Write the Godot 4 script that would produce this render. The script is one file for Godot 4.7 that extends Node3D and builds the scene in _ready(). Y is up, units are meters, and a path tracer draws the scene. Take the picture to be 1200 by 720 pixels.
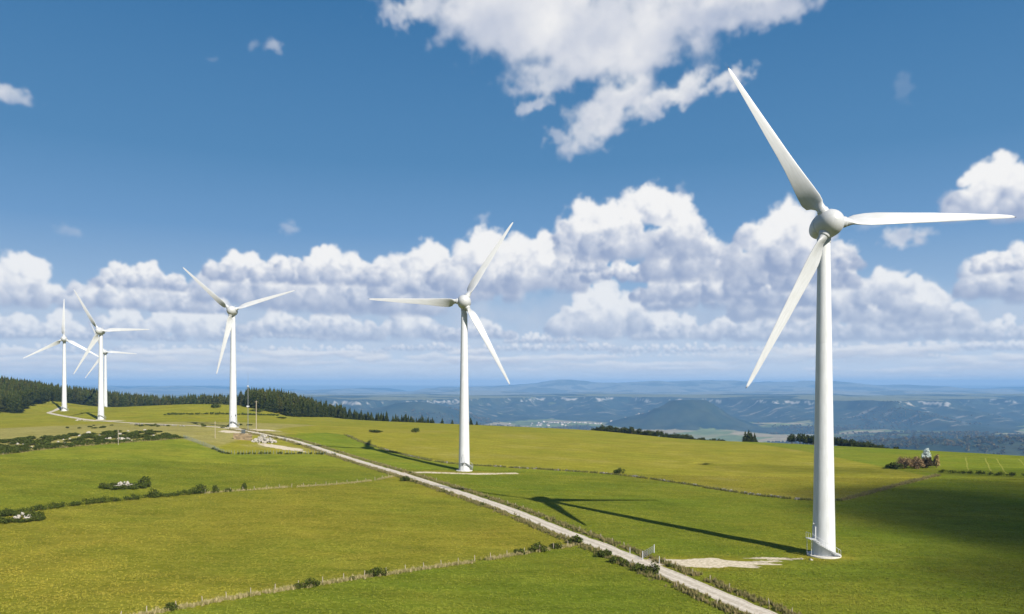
extends Node3D
# Wind farm on an upland pasture above a hazy valley. x is right, y up, -z away; "zf" below means metres forward (-z).

func _ready() -> void:
	set_camera_and_light()
	prepare_noise()
	build_heights()
	build_ground()
	build_far_land()
	build_roads()
	build_turbines()
	build_shade_clouds()
	build_boundaries()
	build_stones()
	build_bushes()
	build_forest()
	build_village()
	build_station()
	build_grass()

func set_camera_and_light() -> void:
	var cam := Camera3D.new()
	cam.name = "camera"
	cam.position = Vector3(0, 31, 0)
	cam.near = 0.1
	cam.far = 80000.0
	cam.projection = Camera3D.PROJECTION_FRUSTUM       # level lens, shifted up: the towers stay upright
	cam.size = 0.1 * 720.0 / 900.0
	cam.frustum_offset = Vector2(0, 0.1 * 92.0 / 900.0)
	cam.current = true
	add_child(cam)
	var e := Environment.new()
	e.background_mode = Environment.BG_SKY
	e.tonemap_mode = Environment.TONE_MAPPER_LINEAR
	e.tonemap_exposure = EXPOSURE
	e.sdfgi_enabled = true
	e.ssao_enabled = true
	e.ssil_enabled = true
	e.volumetric_fog_enabled = true
	e.volumetric_fog_density = 0.0
	e.fog_enabled = true
	e.fog_density = 0.000078
	e.fog_light_color = Color(0.57, 0.785, 1.0)
	var sm := PanoramaSkyMaterial.new()
	sm.panorama = make_sky()
	var sky := Sky.new()
	sky.sky_material = sm
	e.sky = sky
	var we := WorldEnvironment.new()
	we.name = "environment"
	we.environment = e
	add_child(we)
	var sun := DirectionalLight3D.new()
	sun.name = "sun"
	sun.light_color = Color(1.0, 0.975, 0.93)
	sun.light_energy = 1.6
	sun.light_angular_distance = 0.53
	sun.shadow_enabled = true
	add_child(sun)
	sun.look_at_from_position(SUN * 100.0, Vector3.ZERO, Vector3.UP)

const EXPOSURE := 1.65
const SUN := Vector3(48.8, 60.0, 68.7)

# ---------------------------------------------------------------- sky
# clouds: azimuth, height of the base, half width, height (degrees), kind (0 heaped, 1 soft, 2 streak, 3 veil), cover, turn, greyness
const CLOUDS := [
	[-31.0,4.36,8.90,1.84,3,0.32,0,0.35], [-20.7,4.99,9.97,2.12,3,0.34,0,0.35], [-8.8,5.39,11.66,2.48,3,0.34,0,0.30], [3.8,5.07,11.26,2.26,3,0.34,0,0.35], [15.5,5.26,11.69,2.66,3,0.42,0,0.30], [25.5,4.59,9.30,2.27,3,0.36,0,0.35],
	[33.2,4.89,5.35,2.32,3,0.34,0,0.35], [-5.1,2.98,24.88,0.76,3,0.34,0,0.40], [24.0,2.73,16.79,0.70,3,0.34,0,0.40], [-26.6,2.50,13.17,0.68,3,0.34,0,0.40], [-30.0,1.10,8.11,0.44,2,0.30,0,0.50], [-11.3,1.00,12.08,0.44,2,0.25,0,0.50],
	[10.1,1.13,9.79,0.44,2,0.30,0,0.50], [28.1,0.84,7.43,0.39,2,0.30,0,0.50], [0.0,1.78,7.59,0.51,2,0.40,0,0.30], [20.1,2.03,8.93,0.54,2,0.45,0,0.30], [-20.7,1.91,9.42,0.48,2,0.45,0,0.30], [31.4,1.52,5.10,0.43,2,0.40,0,0.30],
	[-32.3,1.51,3.64,0.38,2,0.40,0,0.30], [-31.4,2.06,4.56,0.56,0,0.75,0,0.20], [-22.9,2.29,4.87,0.66,0,0.75,0,0.20], [-13.7,2.35,4.92,0.64,0,0.80,0,0.20], [-5.1,2.60,4.65,0.71,0,0.80,0,0.20], [3.2,2.60,5.19,0.76,0,0.80,0,0.20],
	[12.5,2.42,5.46,0.74,0,0.80,0,0.20], [21.8,2.30,4.94,0.75,0,0.80,0,0.20], [29.5,2.27,3.95,0.80,0,0.85,0,0.15], [34.3,2.21,2.14,0.84,0,0.85,0,0.15], [-28.1,3.03,5.28,0.90,0,0.85,0,0.25], [-17.9,3.39,3.31,0.87,0,0.80,0,0.20],
	[-31.9,3.02,3.76,1.85,0,0.95,0,0.15], [-24.0,3.20,5.05,2.48,0,0.95,0,0.15], [-15.8,3.67,4.06,2.09,0,0.92,0,0.20], [-9.2,3.39,5.58,2.78,0,0.95,0,0.20], [-2.5,3.56,2.70,1.68,0,0.90,0,0.20], [2.5,3.18,3.28,0.79,0,0.80,0,0.20],
	[18.7,3.25,4.91,2.29,0,0.92,0,0.30], [24.5,3.13,5.44,3.05,0,0.95,0,0.20], [29.5,3.10,2.92,2.24,0,0.92,0,0.20], [32.8,2.89,2.33,1.62,0,0.90,0,0.25], [12.5,3.48,3.68,2.51,0,0.95,0,0.10], [6.3,3.79,3.81,3.96,0,0.95,0,0.12],
	[9.2,3.52,2.64,1.90,0,0.90,0,0.12], [-32.3,5.04,3.72,3.34,0,1.00,0,0.10], [-25.8,5.14,4.74,2.64,0,1.00,0,0.10], [-25.8,6.51,2.76,2.02,0,0.95,0,0.15], [-22.6,5.04,2.59,1.58,0,0.95,0,0.20], [-18.4,5.78,4.16,3.62,0,1.00,0,0.15],
	[-13.7,5.55,4.64,4.59,0,1.00,0,0.12], [-18.4,7.33,3.58,2.46,0,1.00,0,0.10], [-10.1,5.37,4.76,4.01,0,1.00,0,0.15], [-12.8,7.41,4.12,2.82,0,1.00,0,0.12], [-5.1,6.44,5.45,4.56,0,1.00,0,0.12], [0.6,7.22,4.91,5.04,0,1.00,0,0.05],
	[-3.5,7.21,2.45,3.61,0,1.00,0,0.08], [7.6,7.65,2.41,1.91,0,0.90,0,0.20], [5.7,8.43,1.34,1.91,0,0.85,0,0.10], [16.1,5.61,6.25,3.03,0,1.00,0,0.35], [21.8,4.72,5.85,4.02,0,1.00,0,0.25], [13.7,6.28,4.64,2.83,0,1.00,0,0.20],
	[28.6,3.80,2.85,2.90,0,0.95,0,0.12], [26.1,4.34,3.50,3.29,0,0.97,0,0.12], [8.8,9.47,5.53,5.19,0,1.00,0,0.06], [16.1,7.90,6.25,5.66,0,1.00,0,0.12], [20.1,6.78,4.33,3.68,0,1.00,0,0.25], [21.8,7.87,2.62,2.40,0,0.80,0,0.30],
	[33.0,5.69,2.60,3.31,0,0.95,0,0.20], [32.8,7.13,1.82,1.63,0,0.90,0,0.10], [35.2,5.29,2.47,3.77,0,1.00,0,0.20], [32.3,10.74,2.89,3.77,0,1.00,0,0.06], [35.2,10.39,2.90,4.47,0,1.00,0,0.06], [27.0,9.83,1.92,0.71,1,0.75,4,0.15],
	[25.0,10.83,1.05,0.44,1,0.25,0,0.15], [0.0,25.64,6.97,2.78,1,1.00,8,0.10], [5.7,24.49,8.14,3.07,1,1.00,4,0.20], [12.5,25.36,8.44,2.48,1,1.00,-10,0.20], [18.4,25.08,4.01,1.47,1,0.90,-12,0.25], [3.8,27.87,11.87,2.66,1,1.00,0,0.05],
	[-2.5,25.62,3.93,2.43,1,0.95,20,0.15], [-6.3,26.12,3.14,1.01,1,0.75,-8,0.15], [-8.7,25.48,1.37,0.87,1,0.60,30,0.20], [15.5,26.81,7.65,1.92,1,1.00,0,0.05], [3.2,21.99,3.80,1.19,1,0.75,-14,0.25], [9.2,23.53,3.72,1.67,1,0.90,0,0.25],
	[7.9,20.07,3.74,1.87,1,0.95,-30,0.10], [11.9,20.29,3.35,1.09,1,0.90,-24,0.12], [15.8,20.94,2.00,0.74,1,0.75,-20,0.12], [5.7,18.01,2.77,1.25,1,0.75,-20,0.18], [3.5,17.94,1.27,0.46,1,0.50,30,0.20], [1.7,20.07,1.91,0.50,1,0.70,-25,0.15],
	[-17.3,22.89,0.70,0.51,1,0.45,0,0.20], [-33.0,17.58,1.34,0.58,1,0.60,14,0.20], [-34.1,17.56,1.13,0.57,1,0.60,0,0.20], [-18.7,22.83,0.46,0.36,1,0.20,0,0.20], [-30.0,9.93,1.05,0.43,1,0.22,8,0.20], [-16.1,11.11,0.71,0.53,1,0.32,0,0.20],
	[27.0,19.01,0.71,1.01,1,0.12,0,0.20], [-2.1,12.28,0.64,0.55,1,0.30,0,0.20], [12.4,14.01,0.49,0.53,1,0.30,0,0.20], [-21.3,21.58,0.44,0.20,1,0.10,0,0.20], [-35.4,0.75,1.40,0.13,2,0.45,0,0.12], [-31.8,0.76,4.69,0.15,2,0.51,0,0.10],
	[-20.9,0.86,1.50,0.16,2,0.30,0,0.16], [-18.7,0.90,0.97,0.15,2,0.48,0,0.18], [-16.6,0.72,6.41,0.12,0,0.52,0,0.02], [-7.3,0.78,1.75,0.15,0,0.41,0,0.17], [-3.8,0.72,7.56,0.15,0,0.51,0,0.20], [12.4,0.85,2.06,0.13,2,0.33,0,0.13],
	[16.7,0.90,3.33,0.15,0,0.32,0,0.16], [22.3,0.78,1.31,0.12,2,0.45,0,0.15], [24.6,0.65,3.42,0.11,2,0.31,0,0.00], [29.0,0.62,1.12,0.10,2,0.47,0,0.20], [30.9,0.62,3.61,0.11,2,0.43,0,0.13], [-35.4,0.89,0.85,0.18,2,0.58,0,0.05],
	[-34.0,0.99,2.80,0.13,2,0.53,0,0.00], [-27.9,1.04,1.24,0.19,2,0.47,0,0.14], [-25.1,0.99,1.04,0.15,2,0.55,0,0.06], [-22.9,1.16,1.57,0.19,2,0.45,0,0.08], [-19.2,1.10,1.31,0.17,2,0.56,0,0.05], [-17.0,1.25,7.19,0.23,0,0.56,0,0.04],
	[0.9,1.15,1.59,0.19,2,0.44,0,0.16], [2.9,1.12,1.84,0.23,0,0.46,0,0.17], [5.3,1.22,4.16,0.22,0,0.50,0,0.13], [11.9,1.21,5.47,0.18,2,0.61,0,0.12], [21.9,1.13,1.32,0.24,2,0.65,0,0.11], [25.1,0.99,1.15,0.16,2,0.37,0,0.16],
	[27.2,0.98,1.86,0.21,2,0.58,0,0.03], [30.2,1.06,0.90,0.24,2,0.46,0,0.05], [32.3,1.12,6.05,0.16,2,0.63,0,0.02], [-35.4,1.23,3.22,0.26,2,0.69,0,0.17], [-31.2,1.34,2.56,0.23,2,0.57,0,0.16], [-24.5,1.55,1.32,0.24,2,0.72,0,0.10],
	[-22.0,1.51,1.59,0.27,2,0.59,0,0.04], [-19.4,1.62,0.91,0.28,0,0.66,0,0.01], [-17.7,1.63,7.08,0.31,2,0.69,0,0.15], [-5.5,1.65,7.09,0.27,2,0.48,0,0.08], [7.5,1.61,1.44,0.33,0,0.55,0,0.09], [9.4,1.51,7.70,0.27,2,0.67,0,0.00],
	[19.8,1.59,5.06,0.19,0,0.52,0,0.00], [30.9,1.45,0.70,0.23,2,0.56,0,0.06], [31.8,1.30,1.20,0.28,2,0.57,0,0.11], [34.5,1.28,1.69,0.21,2,0.80,0,0.05], [-35.4,1.56,2.75,0.24,2,0.91,0,0.17], [-27.8,1.74,6.27,0.30,2,0.72,0,0.13],
	[-10.4,2.00,1.60,0.30,2,0.91,0,0.12], [-6.5,2.10,1.76,0.32,2,0.61,0,0.14], [-2.0,1.94,4.32,0.33,2,0.93,0,0.18], [5.1,2.06,3.91,0.25,2,0.65,0,0.15], [10.6,2.08,7.77,0.32,0,0.79,0,0.01], [28.9,1.81,1.07,0.31,0,0.71,0,0.05],
	[30.4,1.68,1.09,0.23,2,0.62,0,0.04], [32.8,1.76,0.99,0.32,2,0.69,0,0.15], [34.1,1.60,0.74,0.19,2,0.82,0,0.07], [35.0,1.67,2.61,0.21,2,0.92,0,0.08], [-35.4,2.11,0.93,0.28,2,0.73,0,0.05], [-33.6,2.10,3.01,0.29,2,0.79,0,0.19],
	[-25.8,2.13,1.08,0.35,2,0.56,0,0.10], [-24.0,2.25,3.61,0.27,2,0.78,0,0.04], [-14.5,2.30,5.65,0.27,2,0.82,0,0.12], [-2.9,2.53,1.97,0.29,2,0.81,0,0.15], [0.9,2.54,6.84,0.33,0,0.53,0,0.10], [11.4,2.32,4.52,0.34,0,0.54,0,0.10],
	[22.6,2.39,1.52,0.26,0,0.82,0,0.04], [24.8,2.28,6.55,0.41,2,0.77,0,0.17],
]
const SKY_W := 4096
const SKY_H := 2048
var sky_px := PackedFloat32Array()

func sky_air(el: float) -> Color:
	var stops := [[0.0, Color(0.67, 0.74, 0.84)], [3.0, Color(0.53, 0.64, 0.79)], [7.0, Color(0.29, 0.45, 0.67)], [11.0, Color(0.155, 0.325, 0.575)], [16.0, Color(0.09, 0.245, 0.47)],
		[27.0, Color(0.044, 0.168, 0.375)], [50.0, Color(0.033, 0.13, 0.33)], [90.0, Color(0.028, 0.11, 0.3)]]
	for k in stops.size() - 1:
		if el <= stops[k + 1][0]:
			var t: float = clampf((el - stops[k][0]) / (stops[k + 1][0] - stops[k][0]), 0, 1)
			var a: Color = stops[k][1]
			return a.lerp(stops[k + 1][1], t)
	return stops[-1][1]

func make_sky() -> ImageTexture:
	sky_px.resize(SKY_W * SKY_H / 2 * 3)
	for row in SKY_H / 2:
		var c := sky_air(90.0 - (row + 0.5) * 180.0 / SKY_H)
		var line := PackedFloat32Array()
		line.resize(SKY_W * 3)
		for k in SKY_W:
			line[k * 3] = c.r
			line[k * 3 + 1] = c.g
			line[k * 3 + 2] = c.b
		var at := row * SKY_W * 3
		for k in SKY_W * 3:
			sky_px[at + k] = line[k]
	var rng := RandomNumberGenerator.new()
	rng.seed = 11
	var all := []
	for c in CLOUDS:
		all.append(c)
	# the same kind of sky goes on all round, and overhead
	for turn in [72.0, 144.0, 216.0, 288.0]:
		for c in CLOUDS:
			if c[4] == 2 or rng.randf() < 0.9:
				var d: Array = c.duplicate()
				d[0] = wrapf(d[0] + turn + rng.randf_range(-4, 4), -180.0, 180.0)
				d[1] += rng.randf_range(-0.3, 0.3)
				d[2] *= rng.randf_range(0.85, 1.2)
				d[3] *= rng.randf_range(0.85, 1.15)
				if absf(d[0]) - d[2] > 35.0:
					all.append(d)
	for k in 26:
		all.append([rng.randf_range(-180, 180), rng.randf_range(33, 68), rng.randf_range(4, 11), rng.randf_range(2, 5), 1, rng.randf_range(0.5, 1.0), rng.randf_range(-30, 30), rng.randf_range(0.05, 0.25)])
	all.sort_custom(func(a, b): return a[1] + [0.0, 1.0, 1.0, -50.0][a[4]] < b[1] + [0.0, 1.0, 1.0, -50.0][b[4]])
	var warp := FastNoiseLite.new()
	warp.noise_type = FastNoiseLite.TYPE_SIMPLEX_SMOOTH
	warp.fractal_octaves = 5
	warp.frequency = 1.0
	warp.fractal_gain = 0.55
	warp.seed = 5
	var calm := FastNoiseLite.new()
	calm.noise_type = FastNoiseLite.TYPE_SIMPLEX_SMOOTH
	calm.fractal_octaves = 5
	calm.frequency = 1.0
	calm.fractal_gain = 0.45
	calm.seed = 15
	var puff := FastNoiseLite.new()
	puff.noise_type = FastNoiseLite.TYPE_SIMPLEX_SMOOTH
	puff.fractal_type = FastNoiseLite.FRACTAL_RIDGED
	puff.fractal_octaves = 4
	puff.frequency = 1.0
	puff.seed = 9
	var n := 0
	for c in all:
		n += 1
		if c[4] == 0:
			heap_cloud(c, n, warp, calm)
		else:
			lay_cloud(c, n * 7.31, warp, puff, calm)
	# a little of the far air in front of everything low
	var full := sky_px.duplicate()
	var low := sky_air(0.0)
	var below := PackedFloat32Array()
	below.resize(SKY_W * 3)
	for k in SKY_W:
		below[k * 3] = low.r * 0.5
		below[k * 3 + 1] = low.g * 0.5
		below[k * 3 + 2] = low.b * 0.5
	for row in SKY_H / 2:
		full.append_array(below)
	for k in full.size():
		full[k] /= EXPOSURE                              # the sky keeps its own brightness at any exposure
	var im := Image.create_from_data(SKY_W, SKY_H, false, Image.FORMAT_RGBF, full.to_byte_array())
	sky_px.clear()
	return ImageTexture.create_from_image(im)

# a heaped cloud: many round puffs on a flat base, each lit as a ball by the sun behind the viewer's right shoulder
func heap_cloud(c: Array, n: int, warp: FastNoiseLite, calm: FastNoiseLite) -> void:
	var r := RandomNumberGenerator.new()
	r.seed = 1000 + n
	var az0: float = c[0]
	var el0: float = c[1]
	var w: float = c[2]
	var h: float = c[3]
	var cover: float = c[5]
	var grey: float = c[7]
	var inside := absf(wrapf(az0, -180.0, 180.0)) < 45.0
	var stretch := 1.0 / maxf(0.3, cos(deg_to_rad(el0)))
	var k_air := clampf(1.0 - el0 / 8.0, 0.0, 1.0)
	k_air = 0.72 * pow(k_air, 1.6)
	var air := sky_air(1.2)
	var white := Color(0.93, 0.925, 0.92).lerp(air, k_air)
	var mid := Color(0.60, 0.645, 0.75).lerp(air, k_air)
	var dark := Color(0.31, 0.39, 0.57).lerp(air, k_air)
	var count := int(clampf(18.0 + 30.0 * w / maxf(h, 0.2), 30.0, 110.0) * (1.0 if inside else 0.45))
	var puffs := []
	for k in count:
		var u := r.randf_range(-1.0, 1.0)
		var top := pow(maxf(0.02, 1.0 - u * u), 0.42) * clampf(0.74 + 0.8 * calm.get_noise_1d(u * w / h * 0.9 + n * 3.7), 0.3, 0.95)
		var v := top * pow(r.randf(), 0.75)
		var size := h * lerpf(0.33, 0.22, v) * pow(2.0, r.randf_range(-1.0, 0.65)) * (1.0 if inside else 1.35)
		size = minf(size, maxf(0.25, 0.6 * top) * h)
		puffs.append([v + 0.25 * r.randf(), u * w * 0.95, maxf(v * h - size * 0.25, size * 0.25), size])
	puffs.sort_custom(func(a, b): return a[0] > b[0])
	var fs := 2.3 / clampf(h, 0.7, 4.0)
	for q in puffs:
		var size: float = q[3]
		var az1: float = az0 + q[1] * stretch
		var el1: float = el0 + q[2]
		var reach := size * 1.3
		var x0 := int(floor((az1 - reach * stretch) / 360.0 * SKY_W))
		var x1 := int(ceil((az1 + reach * stretch) / 360.0 * SKY_W))
		var r0 := clampi(int((90.0 - el1 - reach) / 180.0 * SKY_H), 0, SKY_H / 2 - 1)
		var r1 := clampi(int((90.0 - el1 + reach) / 180.0 * SKY_H) + 1, 0, SKY_H / 2 - 1)
		for row in range(r0, r1 + 1):
			var el := 90.0 - (row + 0.5) * 180.0 / SKY_H
			var up := (el - el0) / h
			var foot := clampf((up + 0.10) / 0.22, 0.0, 1.0)
			if foot <= 0.0:
				continue
			for col in range(x0, x1 + 1):
				var az := (col + 0.5) * 360.0 / SKY_W
				var dx := (az - az1) / stretch / size
				var dy := (el - el1) / size
				var d2 := dx * dx + dy * dy
				if d2 > 1.6:
					continue
				var n1 := warp.get_noise_2d(az * fs, el * fs)
				var d := sqrt(d2) + 0.42 * n1
				if d >= 1.0:
					continue
				var a := smoothstep(1.0, 0.62, d) * foot * cover
				var nz := sqrt(maxf(0.0, 1.0 - minf(d2, 1.0)))
				var lit := 0.42 * (0.47 * dx + 0.57 * dy + 0.60 * nz) + 0.66 * smoothstep(-0.05, 0.78, up + 0.25 * n1) + 0.14 * n1 + 0.05 - grey * 0.75
				lit = clampf(lit, 0.0, 1.0)
				var cc := dark.lerp(mid, lit / 0.45) if lit < 0.45 else mid.lerp(white, minf(1.0, (lit - 0.45) / 0.33))
				var at := (row * SKY_W + posmod(col, SKY_W)) * 3
				sky_px[at] += (cc.r - sky_px[at]) * a
				sky_px[at + 1] += (cc.g - sky_px[at + 1]) * a
				sky_px[at + 2] += (cc.b - sky_px[at + 2]) * a

func lay_cloud(c: Array, seed_at: float, warp: FastNoiseLite, puff: FastNoiseLite, calm: FastNoiseLite) -> void:
	var az0: float = c[0]
	var el0: float = c[1]
	var w: float = c[2]
	var h: float = c[3]
	var kind: int = c[4]
	var cover: float = c[5]
	var cr := cos(deg_to_rad(c[6]))
	var sr := sin(deg_to_rad(c[6]))
	var grey: float = c[7]
	var stretch := 1.0 / maxf(0.15, cos(deg_to_rad(el0)))
	var reach := 1.45 * (w if kind % 2 == 0 else maxf(w, h) ) * stretch
	var x0 := int(floor((az0 - reach) / 360.0 * SKY_W))
	var x1 := int(ceil((az0 + reach) / 360.0 * SKY_W))
	var up := h * 1.4 if kind == 0 else (maxf(h, w * absf(sr) + h) * 1.4)
	var dn := h * 0.5 if kind == 0 else up
	var r0 := clampi(int((90.0 - el0 - up) / 180.0 * SKY_H), 0, SKY_H / 2 - 1)
	var r1 := clampi(int((90.0 - el0 + dn) / 180.0 * SKY_H) + 1, 0, SKY_H / 2 - 1)
	var k_air := clampf(1.0 - el0 / 9.0, 0.0, 1.0)
	k_air = (0.62 if kind != 2 else 0.25) * k_air * k_air
	var air := sky_air(1.5)
	var white := Color(0.90, 0.895, 0.895).lerp(air, k_air)
	var mid := Color(0.62, 0.655, 0.745).lerp(air, k_air)
	var dark := Color(0.33, 0.41, 0.59).lerp(air, k_air * 0.9)
	var fs := 1.0 / maxf(h, 0.8)                         # noise per degree
	if kind % 2 == 1:
		fs = 1.0 / clampf(minf(w, h) * 1.5, 1.2, 4.0)
	for row in range(r0, r1 + 1):
		var el := 90.0 - (row + 0.5) * 180.0 / SKY_H
		for col in range(x0, x1 + 1):
			var az := (col + 0.5) * 360.0 / SKY_W
			var px := (az - az0) / stretch
			var py := el - el0
			if kind == 1:
				var qx := px * cr - py * sr
				py = px * sr + py * cr
				px = qx
			var nx := px * fs + seed_at
			var ny := py * fs
			var s := 0.0
			var lit := 0.5
			if kind == 1 or kind == 3:
				var n1 := calm.get_noise_2d(nx, ny + 31.0)
				var n2 := calm.get_noise_2d(nx + 57.0, ny)
				var dx := px / w + n1 * 0.50
				var dy := py / h + n2 * 0.75
				s = 1.10 - sqrt(dx * dx + dy * dy) + warp.get_noise_2d(nx * 1.9 + 7.0, ny * 1.9) * 0.24
				if s <= 0.0:
					continue
				lit = 0.66 + dy * 0.16 + calm.get_noise_2d(nx * 0.6 + 17.0, ny * 0.7) * 0.34 - grey * 0.8
				s = s / (0.80 if kind == 1 else 1.0)
			else:
				var n1 := warp.get_noise_2d(nx * 0.25, ny * 1.1 + 31.0)
				var dx := px / w + n1 * 0.2
				var dy := py / h + n1 * 0.9
				s = (1.0 - dx * dx) * (1.0 - dy * dy) * 1.5
				if absf(dx) >= 1.0 or absf(dy) >= 1.0:
					continue
				lit = 0.66 + dy * 0.45 - grey * 0.5
			s = clampf(s, 0.0, 1.0)
			var a := s * s * (3.0 - 2.0 * s) * cover
			lit = clampf(lit, 0.0, 1.0)
			var cc := dark.lerp(mid, lit / 0.42) if lit < 0.42 else mid.lerp(white, minf(1.0, (lit - 0.42) / 0.38))
			var at := (row * SKY_W + posmod(col, SKY_W)) * 3
			sky_px[at] += (cc.r - sky_px[at]) * a
			sky_px[at + 1] += (cc.g - sky_px[at + 1]) * a
			sky_px[at + 2] += (cc.b - sky_px[at + 2]) * a

# ---------------------------------------------------------------- relief
# thin-plate weights of the upland: x, zf, weight
const RELIEF := [
	[57,140,0.284], [-17,268,0.981], [-141,388,2.204], [-268,500,-2.180], [-381,654,-5.297], [-427,808,-5.991], [-70,104,-0.185], [0,104,0.101],
	[70,104,0.039], [0,40,0.028], [-160,40,0.181], [160,40,-0.090], [0,-80,0.013], [-400,-80,-0.173], [400,-80,0.071], [0,190,-0.469],
	[110,200,0.289], [200,300,-0.476], [247,370,0.993], [200,450,-0.034], [167,500,0.708], [118,530,-3.303], [62,560,2.901], [0,590,-0.870],
	[-67,600,1.027], [-138,620,0.307], [-178,600,-17.304], [-255,620,2.602], [-200,600,16.432], [-330,700,3.999], [-400,610,-0.835], [-500,740,8.716],
	[-470,660,-1.652], [-620,800,-0.681], [-122,182,-0.224], [-181,271,-0.931], [-133,332,2.090], [-260,390,0.240], [-72,305,-2.160], [60,320,-0.765],
	[-100,450,-0.630], [30,440,0.371], [-500,400,-0.319], [-400,250,0.088], [420,300,-0.096],
]
const TILT := [12.9692, -2.7727, -1.4904]
const CREST := [-3000,1300, -900,1250, -500,1100, -350,960, -270,760, -180,640, -138,620, -67,600, 0,590, 62,560, 118,530, 167,500, 200,450, 247,370, 300,300, 420,200, 600,0, 800,-300, 1500,-3000, -3000,-3000]
const GX0 := -600.0
const GZ0 := -60.0
const CELL := 3.0
const NX := 341
const NZ := 301
var heights := PackedFloat32Array()
var crest := PackedVector2Array()
var n_broad := FastNoiseLite.new()
var n_mid := FastNoiseLite.new()
var n_fine := FastNoiseLite.new()
var n_cell := FastNoiseLite.new()

func prepare_noise() -> void:
	for p in [[n_broad, 3, 3], [n_mid, 4, 21], [n_fine, 5, 33]]:
		var n: FastNoiseLite = p[0]
		n.noise_type = FastNoiseLite.TYPE_SIMPLEX_SMOOTH
		n.frequency = 1.0
		n.fractal_octaves = p[1]
		n.seed = p[2]
	n_cell.noise_type = FastNoiseLite.TYPE_CELLULAR
	n_cell.cellular_return_type = FastNoiseLite.RETURN_CELL_VALUE
	n_cell.cellular_distance_function = FastNoiseLite.DISTANCE_MANHATTAN
	n_cell.fractal_type = FastNoiseLite.FRACTAL_NONE
	n_cell.frequency = 1.0
	for k in CREST.size() / 2:
		crest.append(Vector2(CREST[k * 2], CREST[k * 2 + 1]))

func upland(x: float, zf: float) -> float:
	var h: float = TILT[0] + (TILT[1] * x + TILT[2] * zf) / 100.0
	for p in RELIEF:
		var dx: float = (x - p[0]) / 100.0
		var dz: float = (zf - p[1]) / 100.0
		var r2 := dx * dx + dz * dz
		if r2 > 1e-9:
			h += p[2] * r2 * 0.5 * log(r2)
	return clampf(h, -25.0, 34.0)

func beyond_crest(x: float, zf: float) -> float:
	var p := Vector2(x, zf)
	var best := INF
	for k in crest.size():
		best = minf(best, p.distance_squared_to(Geometry2D.get_closest_point_to_segment(p, crest[k], crest[(k + 1) % crest.size()])))
	best = sqrt(best)
	return -best if Geometry2D.is_point_in_polygon(p, crest) else best

func rim_line(x: float) -> float:
	return 7900.0 + 2600.0 * n_broad.get_noise_2d(x / 3600.0, 3.3) + 700.0 * n_mid.get_noise_2d(x / 900.0, 8.1)

func bump(x: float, zf: float, cx: float, cz: float, rx: float, rz: float) -> float:
	var a := (x - cx) / rx
	var b := (zf - cz) / rz
	return exp(-a * a - b * b)

func valley(x: float, zf: float) -> float:
	var h := -292.0 + 30.0 * n_broad.get_noise_2d(x / 1500.0, zf / 1300.0) + 9.0 * n_mid.get_noise_2d(x / 420.0, zf / 420.0)
	h += 150.0 * bump(x, zf, 1750, 2900, 900, 650) + 60.0 * bump(x, zf, 700, 3300, 700, 500) + 70.0 * bump(x, zf, 2900, 4300, 1000, 600) + 45.0 * bump(x, zf, -500, 5200, 900, 350)
	h -= 60.0 * smoothstep(-2000.0, 1500.0, x) * smoothstep(6000.0, 1500.0, zf)
	# table hill in the valley, with a flat dark top and a long left skirt
	var bx := x - 1400.0
	var bz := zf - 6050.0
	var r := sqrt(bx * bx * (0.62 if bx < 0.0 else 1.0) + bz * bz) + 60.0 * n_mid.get_noise_2d(x / 260.0, zf / 260.0)
	h += 205.0 * pow(clampf(1.0 - (r - 120.0) / 430.0, 0.0, 1.0), 1.35)
	# wooded hill on the left
	h += 195.0 * pow(bump(x, zf, -760, 6300, 420, 420), 0.8)
	# limestone table land behind: skirt, cliff, flat top
	var t := zf - rim_line(x)
	var gully := n_mid.get_noise_2d(x / 330.0, zf / 900.0)
	var rim := -84.0 + 22.0 * n_broad.get_noise_2d(x / 5200.0, 40.0)
	var up := 0.68 * pow(clampf((t + 1500.0 + 250.0 * gully) / 1500.0, 0.0, 1.0), 1.7) + 0.22 * smoothstep(-10.0, 60.0, t + 90.0 * gully) + 0.10 * smoothstep(60.0, 1200.0, t)
	h = lerpf(h, rim, clampf(up, 0.0, 1.0))
	if t > 0.0:
		h += 26.0 * n_mid.get_noise_2d(x / 1700.0, zf / 1300.0) * smoothstep(0.0, 2500.0, t)
	# far ranges
	h -= 60.0 * smoothstep(9800.0, 11500.0, zf)
	h += (75.0 + 50.0 * n_mid.get_noise_2d(x / 2400.0, 71.0)) * bump(0, zf, 0, 12800, 1, 1100) * (0.55 + 0.45 * smoothstep(-6000.0, 2000.0, x))
	var crown := 95.0 + 165.0 * smoothstep(-2600.0, 2200.0, x) * (1.0 - smoothstep(7000.0, 12500.0, x)) + 130.0 * n_mid.get_noise_2d(x / 2300.0, 90.0)
	h += crown * smoothstep(13800.0, 17500.0, zf + 1500.0 * n_mid.get_noise_2d(x / 2600.0, zf / 3000.0))
	return h

func land(x: float, zf: float) -> float:
	var d := beyond_crest(x, zf)
	if d > 2600.0:
		return valley(x, zf)
	var a := upland(x, zf)
	if d > 0.0:
		a -= d * d / 150.0 if d < 22.0 else 3.23 + 0.2933 * (d - 22.0)
		a += smoothstep(20.0, 200.0, d) * 14.0 * n_mid.get_noise_2d(x / 160.0, zf / 160.0)
	if d < 60.0:
		return a
	var v := valley(x, zf)
	var k := 40.0
	var t := clampf(0.5 + 0.5 * (a - v) / k, 0.0, 1.0)
	return lerpf(v, a, t) + k * t * (1.0 - t)

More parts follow.
